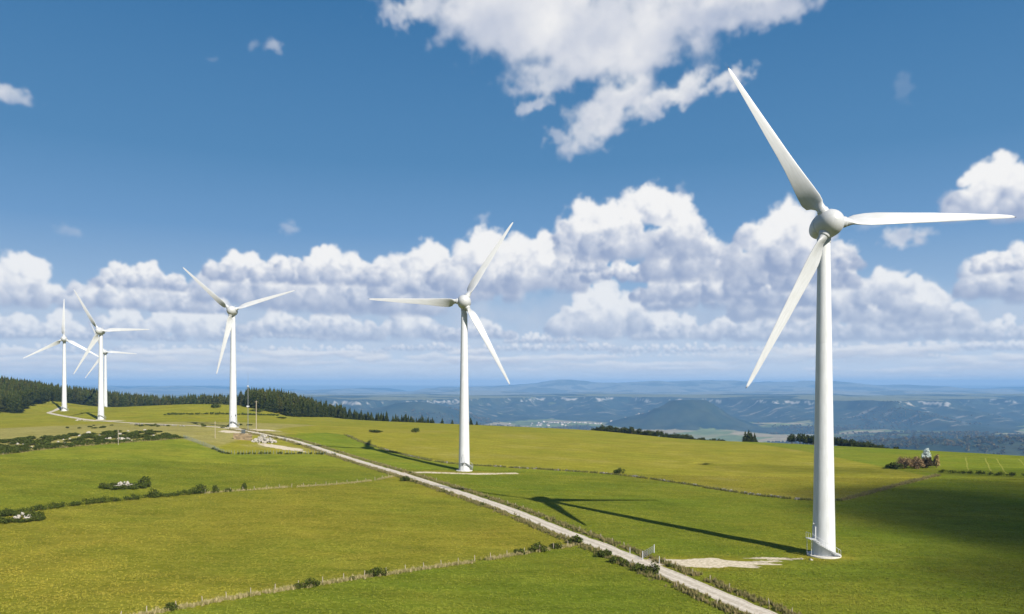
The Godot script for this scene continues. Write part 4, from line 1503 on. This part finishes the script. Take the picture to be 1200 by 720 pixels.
func build_bushes() -> void:
	rng.seed = 1234
	var list := [
		["dark bush at the lower left end of the foreground fence", -47.1, 106, 1.1, 1.2], ["smaller of two neighbouring bushes on the foreground fence", -32.6, 117.3, 0.8, 1.0], ["larger of two neighbouring bushes on the foreground fence", -31.0, 118.6, 1.3, 1.2],
		["biggest dark bush halfway along the foreground fence", -22.0, 125.2, 1.7, 1.5], ["low flat bush just left of the biggest one on the foreground fence", -25.4, 122.6, 0.8, 0.6],
		["leftmost of three bushes where the foreground fence nears the road", 1.4, 141.4, 1.2, 1.1], ["middle of three bushes where the foreground fence nears the road", 4.7, 143.6, 1.8, 1.4], ["rightmost of three bushes where the foreground fence nears the road", 8.4, 146.0, 1.3, 1.2],
		["round dark bush on the road verge where the foreground fence ends", 12.6, 150.4, 1.6, 1.7],
		["dark bush on the verge opposite the gate, topmost of the row", 16.0, 138.6, 1.1, 1.2], ["round bush second in the verge row opposite the gate", 17.2, 139.0, 1.0, 1.4], ["spreading bush third in the verge row opposite the gate", 18.4, 134.2, 1.4, 1.2], ["low bush fourth in the verge row opposite the gate", 19.4, 132.2, 1.0, 1.0],
		["long low bush in the verge row below the gate", 21.0, 128.8, 1.6, 1.1], ["dark bush last but one in the verge row below the gate", 22.4, 127.0, 1.4, 1.1], ["upright bush last in the verge row below the gate", 23.4, 126.6, 1.1, 1.5],
		["bush on the left verge by the start of the pale spur", -33.4, 240.2, 1.8, 1.6], ["bush at the right end of the left hedge, the rounder one", -85.5, 211.5, 1.9, 2.6], ["slimmer bush just right of the left hedge's end", -82.2, 212.6, 1.2, 2.2],
		["small upright bush on the post fence past the left hedge", -75.8, 217.2, 0.9, 2.1], ["low bush in the gap of the post fence past the left hedge", -79.5, 214.6, 1.2, 0.9], ["taller knob of scrub rising from the left hedge", -94.8, 203.4, 1.5, 2.4],
		["lone bush in the open pasture left of the middle turbine", -54.1, 431, 3.0, 2.6], ["flat bush patch in the pasture near the stone wall top", -74, 409, 4.5, 1.4], ["lone round bush on the stone wall right of the middle turbine", 37.8, 270, 1.9, 2.4],
		["bush patch on the grassy hilltop behind the masts", -227.2, 587.5, 5.0, 2.6], ["lesser bush patch on the hill just left of the wood", -196, 590, 5.5, 2.2],
		["dark shrub at the left foot of the russet trees", 153.5, 306, 4.2, 2.6], ["scrub clump on the right of the hill hedge", -168, 560, 4.0, 1.4],
	]
	for b in list:
		bush(b[0], b[1], b[2], b[3], b[4])
	# scrub island round the rock heap
	for k in 16:
		var a := TAU * k / 16.0
		bush("dark scrub ringing the pale rock heap in the upper left pasture", -110.3 + cos(a) * 5.6 + rng.randf_range(-1, 1), 218.4 + sin(a) * 3.0, rng.randf_range(1.3, 2.1), rng.randf_range(0.9, 1.5), "scrub island bushes")
	bush("tall bush at the right end of the scrub island", -105.2, 220.0, 2.4, 2.9)
	for k in 18:
		var a := TAU * k / 18.0
		bush("dark scrub round the white rock heap at the left edge", -112.0 + cos(a) * 5.4 + rng.randf_range(-1.2, 1.2), 172.6 + sin(a) * 4.2, rng.randf_range(1.2, 2.0), rng.randf_range(0.8, 1.4), "scrub at the left edge")
	for k in 230:
		var b := line(BANK)
		var i := 1 + int(rng.randf() * 3.0)
		var w := rng.randf()
		var up := 1.0 + 40.0 * pow(rng.randf(), 1.2)
		var p := b[i].lerp(b[i + 1], w) + Vector2(-0.75, 0.8) * up
		if n_mid.get_noise_2d(p.x / 14.0, p.y / 14.0) < -0.2:
			continue
		var r := rng.randf_range(1.6, 3.4)
		var tall := rng.randf_range(0.7, 1.5)
		bush(("broad " if r > 2.5 else "narrow ") + ("flat" if tall < 1.1 else "domed") + " green gorse clump " + on_bank(i + w, up), p.x, p.y, r, tall, "gorse of the rocky bank")
	var road := smooth_line(ROAD)
	for k in 90:
		var side := 1.0 if k % 3 else -1.0
		var i := int(rng.randf_range(1, road.size() - 12))
		var d := (road[i + 1] - road[i]).normalized()
		var p := road[i] + Vector2(-d.y, d.x) * side * rng.randf_range(2.7, 3.9)
		var where := "at the bottom edge of the picture" if p.y < 122.0 else ("near the metal gate" if p.y < 150.0 else ("past the foreground fence's end" if p.y < 190.0 else ("short of the pale spur" if p.y < 245.0 else ("just past the pale spur" if p.y < 290.0 else "towards the masts"))))
		var r := rng.randf_range(0.35, 0.8)
		bush(("wide" if r > 0.58 else "small") + " scrub tuft on the road's " + ("left" if side > 0.0 else "right") + " verge " + where, p.x, p.y, r, rng.randf_range(0.3, 0.75), "scrub tufts of the road verges", "verge_scrub")
	for k in 26:
		var p := Vector2(-185 + rng.randf_range(-45, 45), 398 + rng.randf_range(-20, 20))
		bush("small dark scrub tuft in the brown pasture by the far track", p.x, p.y, rng.randf_range(0.8, 1.8), rng.randf_range(0.5, 1.0), "scrub of the brown pasture", "pasture_scrub")
	leafy_trees()

func leafy_tree(label: String, x: float, zf: float, tall: float, wide: float, lo: Color, hi: Color, low_crown := 0.25, called := "leafy_tree") -> void:
	var o := thing(called, label, "tree", on_ground(x, zf, -0.05))
	var tr := Shape.new()
	tr.tube([Vector3.ZERO, Vector3(0.1, tall * 0.4, 0), Vector3(0, tall * 0.8, 0.1)], [0.16, 0.12, 0.04], 7)
	for k in 6:
		var a := TAU * k / 6.0
		var h := tall * rng.randf_range(0.3, 0.6)
		tr.tube([Vector3(0.05, h, 0), Vector3(cos(a) * wide * 0.35, h + tall * 0.18, sin(a) * wide * 0.35)], [0.07, 0.02], 5)
	part("trunk", tr.mesh(), wood_mat, o)
	var cr := Shape.new()
	for k in 5:
		var a := TAU * k / 5.0
		foliage(cr, Vector3(cos(a) * wide * 0.2, tall * (low_crown + 0.38 + 0.1 * sin(k * 2.0)), sin(a) * wide * 0.2), Vector3(wide * 0.38, tall * (1.0 - low_crown) * 0.5, wide * 0.38), 520, 0.24, lo, hi)
	part("crown", cr.mesh(), leaf_mat, o)

func leafy_trees() -> void:
	leafy_tree("left russet leaved tree of the pair at the far right", 157.0, 307, 6.2, 6.4, Color(0.13, 0.085, 0.04), Color(0.33, 0.225, 0.12), -0.12)
	leafy_tree("right russet leaved tree of the pair at the far right", 162.2, 308, 6.4, 6.4, Color(0.13, 0.08, 0.04), Color(0.31, 0.215, 0.115), -0.12)
	leafy_tree("pale white leaved tree behind the russet trees", 170.0, 315, 8.8, 3.4, Color(0.50, 0.56, 0.54), Color(0.72, 0.78, 0.76), 0.0)
	leafy_tree("thin straw coloured tree beside the pale white one", 172.0, 311, 6.8, 2.6, Color(0.22, 0.16, 0.06), Color(0.44, 0.34, 0.16), -0.1)
	leafy_tree("dark leaved tree between the russet trees and the pale one", 167.3, 309.5, 6.4, 4.4, Color(0.035, 0.03, 0.015), Color(0.12, 0.085, 0.04), -0.1)

# ---------------------------------------------------------------- pines
var pine_crowns := []
var pine_trunk: Mesh
var rim_trunk: Mesh
var dark_leaf: StandardMaterial3D

func make_pine(k: int) -> Mesh:
	var sh := Shape.new()
	var lo := Color(0.018, 0.026, 0.006)
	var hi := Color(0.054, 0.062, 0.014)
	var rows := 13
	for r in rows:
		var t := r / float(rows - 1)
		var y := lerpf(0.10, 0.97, t)
		var reach := (0.24 * pow(1.0 - t, 0.75) + 0.015) * rng.randf_range(0.8, 1.15)
		var n := int(lerpf(10, 5, t))
		for b in n:
			var a := TAU * (b + rng.randf()) / n
			var d := Vector3(cos(a), 0, sin(a))
			var s := Vector3(-sin(a), 0, cos(a)) * reach * 0.42
			var l := reach * rng.randf_range(0.7, 1.2)
			var tip := d * l + Vector3(0, y - 0.03 - 0.05 * rng.randf(), 0)
			var root := Vector3(0, y + 0.035, 0)
			sh.tint = lo.lerp(hi, rng.randf())
			sh.tri(root, tip, d * l * 0.55 + s + Vector3(0, y - 0.03, 0))
			sh.tri(root, d * l * 0.55 - s + Vector3(0, y - 0.03, 0), tip)
			sh.tri(root + Vector3(0, 0.03, 0), d * l * 0.7 + s * 0.4 + Vector3(0, y + 0.02, 0), d * l * 0.5 - s * 0.5 + Vector3(0, y - 0.05, 0))
	sh.tint = hi
	sh.tri(Vector3(-0.012, 0.93, 0), Vector3(0, 1.03, 0), Vector3(0.012, 0.93, 0))
	return sh.mesh()

func build_forest() -> void:
	rng.seed = 2024
	for k in 5:
		pine_crowns.append(make_pine(k))
	var tr := Shape.new()
	tr.tube([Vector3(0, -0.06, 0), Vector3(0, 0.5, 0), Vector3(0, 0.95, 0)], [0.016, 0.011, 0.003], 6)
	pine_trunk = tr.mesh()
	var rt := Shape.new()
	rt.tube([Vector3(0, -0.2, 0), Vector3(0, 0.6, 0), Vector3(0, 1.1, 0)], [0.07, 0.05, 0.02], 6)
	rim_trunk = rt.mesh()
	dark_leaf = tinted(0.9, 0.05)
	dark_leaf.albedo_color = lin(0.62, 0.6, 0.6)
	var woods := [
		["pine tree edging the left hill wood", PackedVector2Array([Vector2(-392, 612), Vector2(-412, 642), Vector2(-428, 690), Vector2(-448, 760), Vector2(-500, 880), Vector2(-720, 880), Vector2(-720, 560), Vector2(-470, 596)]), 4300, 12.0, 17.0],
		["pine tree in the belt beyond the farthest turbine", PackedVector2Array([Vector2(-600, 850), Vector2(-470, 838), Vector2(-400, 842), Vector2(-290, 800), Vector2(-215, 700), Vector2(-170, 720), Vector2(-240, 880), Vector2(-600, 905)]), 1900, 15.0, 21.0],
		["pine tree in the wood right of the masts", PackedVector2Array([Vector2(-216, 618), Vector2(-196, 606), Vector2(-174, 600), Vector2(-150, 628), Vector2(-128, 640), Vector2(-100, 630), Vector2(-64, 616), Vector2(-60, 650), Vector2(-100, 720), Vector2(-190, 760), Vector2(-235, 700)]), 1300, 8.0, 16.0],
	]
	var trees := []
	for w in woods:
		var lo := Vector2.INF
		var hi := -Vector2.INF
		for p in w[1]:
			lo = lo.min(p)
			hi = hi.max(p)
		var n := 0
		while n < w[2]:
			var p := Vector2(rng.randf_range(lo.x, hi.x), rng.randf_range(lo.y, hi.y))
			if not Geometry2D.is_point_in_polygon(p, w[1]):
				continue
			n += 1
			var tall := rng.randf_range(w[3], w[4])
			if w[3] == 8.0:
				tall = lerpf(14.0, 7.0, clampf((p.x + 190.0) / 125.0, 0.0, 1.0)) * rng.randf_range(0.75, 1.2)
			# how much it shows: nearest to the front edge of its wood
			var edge := INF
			for k in [4, 4, 7][woods.find(w)]:
				edge = minf(edge, p.distance_to(Geometry2D.get_closest_point_to_segment(p, w[1][k], w[1][k + 1])))
			trees.append([edge + (400.0 if w[3] == 15.0 or p.x / p.y < -0.68 else 0.0) + p.y * 0.01, p, tall, w[0]])
	# lone trees and rows along the rim of the upland
	var rim := []
	for k in 92:
		var t := k / 91.0
		rim.append(["dark pine in the row along the rim left of the nearest tower", Vector2(lerpf(62, 150, t) + rng.randf_range(-2, 2), lerpf(583, 540, t) + rng.randf_range(-5, 8)), lerpf(7.0, 4.4, absf(t - 0.35) * 1.4) * rng.randf_range(0.85, 1.1), "pines along the rim"])
	for k in 48:
		var t := k / 47.0
		rim.append(["dark pine in the row along the rim right behind the nearest tower", Vector2(lerpf(184, 228, t) + rng.randf_range(-1, 1), lerpf(500, 455, t) + rng.randf_range(-4, 6)), lerpf(9.5, 4.6, t) * rng.randf_range(0.8, 1.1), "pines on the right rim"])
	for q in [[160.5, 528.0, 9.6], [162.5, 527.0, 10.4], [164.5, 528.5, 9.8], [166.6, 527.0, 9.2]]:
		rim.append(["dark pine of the small clump on the rim left of the nearest tower", Vector2(q[0], q[1]), q[2], "small pine clump on the rim"])
	for q in [[-40.0, 612.0, 6.5], [-36.5, 611.0, 7.0], [-33.0, 613.0, 7.5], [-56.0, 616.0, 6.0], [-28.0, 612.0, 5.0], [-48.0, 616.0, 5.5]]:
		rim.append(["small dark pine on the rim behind the middle turbine", Vector2(q[0], q[1]), q[2], "small pines behind the middle turbine"])
	trees.sort_custom(func(a, b): return a[0] < b[0])
	var n := 0
	for r in rim:
		if r[0].contains("row along"):
			var lab: String = ("taller" if r[2] > 6.0 else "low") + r[0].trim_prefix("dark pine").insert(0, " dark tree")
			lab += ", left part" if r[1].x < 92.0 or (r[1].x > 180.0 and r[1].x < 200.0) else (", right part" if r[1].x > 122.0 and r[1].x < 180.0 or r[1].x > 214.0 else ", middle part")
			rim_tree(lab, r[1], r[2], r[3].replace("pines", "dark trees"))
			continue
		pine(r[0], r[1], r[2], r[3], 1.4)
		n += 1
	var rest := []
	var shades := []
	for k in 5:
		rest.append([])
		shades.append([])
	for t in trees:
		if n < 300:
			var px: float = t[1].x / t[1].y
			var lab: String = ("tall " if t[2] > 14.2 else "shorter ") + t[3]
			if lab.contains("left hill wood"):
				lab += ", " + ("at the picture's edge" if px < -0.655 else ("left of the track" if px < -0.63 else ("where the track bends" if px < -0.605 else ("behind the leftmost turbine" if px < -0.57 else "right of the leftmost turbine"))))
			elif lab.contains("masts"):
				lab += ", " + ("at its left end" if px < -0.325 else ("behind the wooden pole" if px < -0.3 else ("in its left half" if px < -0.25 else ("in its middle" if px < -0.2 else ("in its right half" if px < -0.15 else "at its low right end")))))
			pine(lab, t[1], t[2], t[3].replace("pine tree", "pines"))
			n += 1
			continue
		var k := rng.randi() % 5
		var w: float = t[2] * rng.randf_range(0.85, 1.25)
		rest[k].append(Transform3D(Basis(Vector3.UP, rng.randf() * TAU).scaled(Vector3(w, t[2], w)), on_ground(t[1].x, t[1].y)))
		var s := rng.randf_range(0.75, 1.3)
		shades[k].append(Color(s * rng.randf_range(0.9, 1.2), s, s * 0.9))
	var m := tinted(0.8, 0.2)
	for k in 5:
		copies("pine_wood", pine_crowns[k], m, rest[k], shades[k])

func rim_tree(label: String, p: Vector2, tall: float, group: String) -> void:
	var o := thing("rim_tree", label, "tree", on_ground(p.x, p.y), rng.randf() * TAU, group)
	var r := tall * rng.randf_range(0.32, 0.5)
	o.scale = Vector3(r, tall * 0.62, r)
	var q := part("crown", bush_meshes[rng.randi() % 6], dark_leaf, o)
	q.position.y = 0.45
	part("trunk", rim_trunk, wood_mat, o)

func pine(label: String, p: Vector2, tall: float, group: String, wide := 1.0) -> void:
	var o := thing("pine_tree", label, "pine tree", on_ground(p.x, p.y), rng.randf() * TAU, group)
	o.scale = Vector3(tall * wide * rng.randf_range(0.85, 1.2), tall, tall * wide * rng.randf_range(0.85, 1.2))
	part("trunk", pine_trunk, wood_mat, o)
	part("crown", pine_crowns[rng.randi() % 5], leaf_mat, o)

# ---------------------------------------------------------------- far village and woods
func build_village() -> void:
	rng.seed = 555
	var wall := paint(lin(0.50, 0.45, 0.38), 0.9, 0.2)
	var roof := paint(lin(0.16, 0.13, 0.12), 0.9, 0.2)
	var meshes := []
	for k in 3:
		var w := 9.0 + 2.0 * k
		var d := 8.0 + k
		var h := 6.0 + k
		var a := Shape.new()
		a.box(Vector3(0, h / 2.0 - 2.0, 0), Vector3(w, h + 4.0, d))
		a.tri(Vector3(-w / 2, h, -d / 2), Vector3(-w / 2, h + 3.0, 0), Vector3(-w / 2, h, d / 2))
		a.tri(Vector3(w / 2, h, d / 2), Vector3(w / 2, h + 3.0, 0), Vector3(w / 2, h, -d / 2))
		var b := Shape.new()
		b.quad(Vector3(-w / 2 - 0.5, h - 0.3, d / 2 + 0.6), Vector3(-w / 2 - 0.5, h + 3.15, 0), Vector3(w / 2 + 0.5, h + 3.15, 0), Vector3(w / 2 + 0.5, h - 0.3, d / 2 + 0.6))
		b.quad(Vector3(w / 2 + 0.5, h - 0.3, -d / 2 - 0.6), Vector3(w / 2 + 0.5, h + 3.15, 0), Vector3(-w / 2 - 0.5, h + 3.15, 0), Vector3(-w / 2 - 0.5, h - 0.3, -d / 2 - 0.6))
		meshes.append([a.mesh(), b.mesh()])
	for c in [[560.0, 6350.0, 420.0, 150.0, 60, "small pale house of the far village in the valley"], [1010.0, 6250.0, 170.0, 100.0, 22, "small pale house at the right end of the far village"], [290.0, 6050.0, 140.0, 70.0, 10, "small pale house in the valley just above the pasture rim"]]:
		for k in c[4]:
			var x: float = c[0] + rng.randfn() * c[2] * 0.5
			var z: float = c[1] + rng.randfn() * c[3] * 0.5
			var part_of := ", " + ("left" if x < c[0] - 0.3 * c[2] else ("right" if x > c[0] + 0.3 * c[2] else "middle")) + (" and nearer" if z < c[1] else " and farther") + " part"
			var o := thing("village_house", c[5] + part_of, "house", Vector3(x, land(x, z), -z), rng.randf_range(-0.6, 0.6), c[5].replace("small pale house", "houses"))
			var q: Array = meshes[rng.randi() % 3]
			var s := rng.randf_range(0.9, 1.5)
			o.scale = Vector3.ONE * s
			part("wall", q[0], wall, o)
			part("roof", q[1], roof, o)
	# broadleaf woods of the valley sides, far off
	var sh := Shape.new()
	foliage(sh, Vector3(0, 0.55, 0), Vector3(0.75, 0.6, 0.75), 70, 0.3, Color(0.035, 0.042, 0.018), Color(0.11, 0.105, 0.045))
	var places := []
	var shades := []
	while places.size() < 19000:
		var z := 900.0 + 5600.0 * pow(rng.randf(), 0.8)
		var x := rng.randf_range(-0.75, 0.85) * z
		var w := n_fine.get_noise_2d(x / 1500.0 + 5.0, z / 1100.0) + 0.25 * n_mid.get_noise_2d(x / 200.0, z / 200.0)
		if w < (-0.08 if z < 3600.0 else 0.12) or (absf(x - 1300.0) < 700.0 and absf(z - 6050.0) < 700.0):
			continue
		if x < 640.0 and z < 940.0:
			continue
		var s := rng.randf_range(6.0, 12.0)
		places.append(Transform3D(Basis(Vector3.UP, rng.randf() * TAU).scaled(Vector3(s, s * rng.randf_range(0.8, 1.2), s)), Vector3(x, land(x, z) - 0.5, -z)))
		var k := rng.randf_range(0.7, 1.4)
		shades.append(Color(k * rng.randf_range(0.9, 1.4), k, k))
	copies("valley_woodland", sh.mesh(), tinted(0.9, 0.1), places, shades)

# ---------------------------------------------------------------- masts, poles, gate, cabinet
func build_station() -> void:
	rng.seed = 31
	var galv := paint(lin(0.20, 0.21, 0.22), 0.5, 0.5)
	var o := thing("lattice_mast", "thin grey mast with white balls, left of the wooden pole", "mast", on_ground(-127.6, 371))
	var sh := Shape.new()
	var tall := 28.0
	for k in 3:
		var a := TAU * k / 3.0
		var d := Vector3(cos(a), 0, sin(a)) * 0.2
		sh.tube([d + Vector3(0, -0.2, 0), d + Vector3(0, 21.5, 0)], [0.035, 0.035], 5)
		for s in 42:
			var e := Vector3(cos(a + TAU / 3), 0, sin(a + TAU / 3)) * 0.2
			sh.tube([d + Vector3(0, s * 0.5, 0), e + Vector3(0, s * 0.5 + 0.5, 0)], [0.012, 0.012], 3, false)
	sh.tube([Vector3(0, 21.2, 0), Vector3(0, tall, 0)], [0.07, 0.03], 6)
	part("lattice", sh.mesh(), galv, o)
	for h in [[21.4, 0.42], [11.6, 0.5]]:
		var b := Shape.new()
		var prof := []
		for k in 9:
			var a := PI * k / 8.0
			prof.append(Vector2(maxf(0.01, sin(a) * h[1]), -cos(a) * h[1]))
		lathe(b, prof, 14)
		var q := part("ball", b.mesh(), white_paint, o)
		q.position = Vector3(-0.25 if h[0] < 15.0 else 0.0, h[0], 0.3)
	var bx := Shape.new()
	bx.box(Vector3(0.45, 11.7, 0.3), Vector3(0.5, 0.6, 0.4))
	part("instrument_box", bx.mesh(), white_paint, o)
	for q in [["tall wooden pole with a cross arm, right of the grey mast", -124.3, 373.0, 14.5, 0.2], ["short pale pole in the enclosure left of the masts", -129.0, 333.5, 7.4, 0.13], ["pale pole standing before the rocky bank", -157.5, 307.0, 6.0, 0.12]]:
		var p := thing("utility_pole", q[0], "pole", on_ground(q[1], q[2]))
		var s := Shape.new()
		s.tube([Vector3(0, -0.4, 0), Vector3(0, q[3], 0)], [q[4], q[4] * 0.7], 10)
		part("shaft", s.mesh(), post_mat, p)
		s = Shape.new()
		s.box(Vector3(0, q[3] - 0.5, 0), Vector3(1.4 if q[3] > 10.0 else 0.7, 0.1, 0.1))
		part("cross_arm", s.mesh(), post_mat, p)
		s = Shape.new()
		for e in [-0.6, 0.0, 0.6]:
			s.tube([Vector3(e * (1.0 if q[3] > 10.0 else 0.5), q[3] - 0.45, 0), Vector3(e * (1.0 if q[3] > 10.0 else 0.5), q[3] - 0.22, 0)], [0.05, 0.04], 6)
		part("insulators", s.mesh(), dark_paint, p)
	var cab := thing("equipment_cabinet", "small dark cabinet on the white gravel below the masts", "cabinet", on_ground(-124.6, 356.0), 0.2)
	var c := Shape.new()
	c.box(Vector3(0, 0.85, 0), Vector3(1.7, 1.6, 1.1))
	part("housing", c.mesh(), paint(lin(0.06, 0.07, 0.07), 0.6, 0.4), cab)
	c = Shape.new()
	c.box(Vector3(0, 1.7, 0), Vector3(1.9, 0.12, 1.3))
	part("roof", c.mesh(), galv, cab)
	# brown retaining wall of squared stones beside the rubble
	var w := thing("retaining_wall", "brown stone retaining wall left of the white rubble", "wall", on_ground(-117.0, 333.0), -0.12)
	var tones := []
	for k in 4:
		tones.append(paint(lin(0.20 + 0.04 * k, 0.15 + 0.03 * k, 0.09 + 0.018 * k), 0.9, 0.2))
	var block := Shape.new()
	block.box(Vector3.ZERO, Vector3(0.98, 0.56, 0.9))
	var bm := block.mesh()
	for row in 5:
		for k in 8:
			var q := part("stone_block", bm, tones[rng.randi() % 4], w)
			q.position = Vector3(-3.6 + k * 1.02 + (0.4 if row % 2 else 0.0), 0.1 + row * 0.59, rng.randf_range(-0.08, 0.08))
			q.rotation.y = rng.randf_range(-0.04, 0.04)
	gate("grey tubular gate standing open beside the road by the nearest turbine", Vector2(23.2, 136.4), Vector2(26.3, 142.0), galv)
	gate("grey gate across the road verge below the masts", Vector2(-101.0, 339.5), Vector2(-98.6, 336.2), galv)
	for q in [["white marker post at the mouth of the bare soil by the gate", 25.6, 133.4], ["white marker post on the right verge above the gate", 21.6, 140.6]]:
		var p := thing("marker_post", q[0], "post", on_ground(q[1], q[2]))
		var s := Shape.new()
		s.tube([Vector3(0, -0.2, 0), Vector3(0, 1.25, 0)], [0.07, 0.06], 8)
		part("shaft", s.mesh(), white_paint, p)
		s = Shape.new()
		s.tube([Vector3(0, 1.25, 0), Vector3(0, 1.32, 0)], [0.085, 0.02], 8)
		part("cap", s.mesh(), steel, p)

func gate(label: String, a: Vector2, b: Vector2, m: Material) -> void:
	var first := on_ground(a.x, a.y)
	var o := thing("metal_gate", label, "gate", first)
	var e := on_ground(b.x, b.y) - first
	for q in [Vector3.ZERO, e]:
		var s := Shape.new()
		s.tube([q - Vector3(0, 0.2, 0), q + Vector3(0, 1.55, 0)], [0.09, 0.08], 8)
		part("post", s.mesh(), white_paint, o)
	var bars := Shape.new()
	for h in [0.3, 0.55, 0.8, 1.05, 1.35]:
		var s := Shape.new()
		s.tube([Vector3(0, h, 0), e + Vector3(0, h, 0)], [0.028, 0.028], 6)
		part("bar", s.mesh(), m, o)
	for t in [0.2, 0.4, 0.6, 0.8]:
		bars.tube([e * t + Vector3(0, 0.3, 0), e * t + Vector3(0, 1.35, 0)], [0.022, 0.022], 5)
	part("stays", bars.mesh(), m, o)

# ---------------------------------------------------------------- standing grass of the near pastures
func build_grass() -> void:
	rng.seed = 4711
	var road := line(ROAD)
	var places := []
	var colors := []
	while places.size() < 120000:
		var z := 84.0 + 190.0 * pow(rng.randf(), 1.5)
		var x := rng.randf_range(-0.74, 0.74) * z
		var k := n_mid.get_noise_2d(x / 1.6, z / 1.6) + 0.6 * n_mid.get_noise_2d(x / 9.0, z / 9.0)
		if k < rng.randf_range(-0.5, 0.5):
			continue
		var p := Vector2(x, z)
		if far_from(p, road) < 2.4 or p.distance_to(Vector2(56.9, 140)) < 3.6 or (absf(x - 35.0) < 16.0 and absf(z - 134.6) < 4.0):
			continue
		var s := rng.randf_range(0.5, 1.2)
		places.append(Transform3D(Basis(Vector3.UP, rng.randf() * TAU).scaled(Vector3(s * 1.5, s, s * 1.5)), on_ground(x, z, -0.01)))
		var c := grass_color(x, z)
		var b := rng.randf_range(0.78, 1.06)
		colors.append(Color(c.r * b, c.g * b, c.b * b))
	copies("pasture_grass", tuft_mesh(5, 0.16, 0.3), leaf_mat, places, colors)
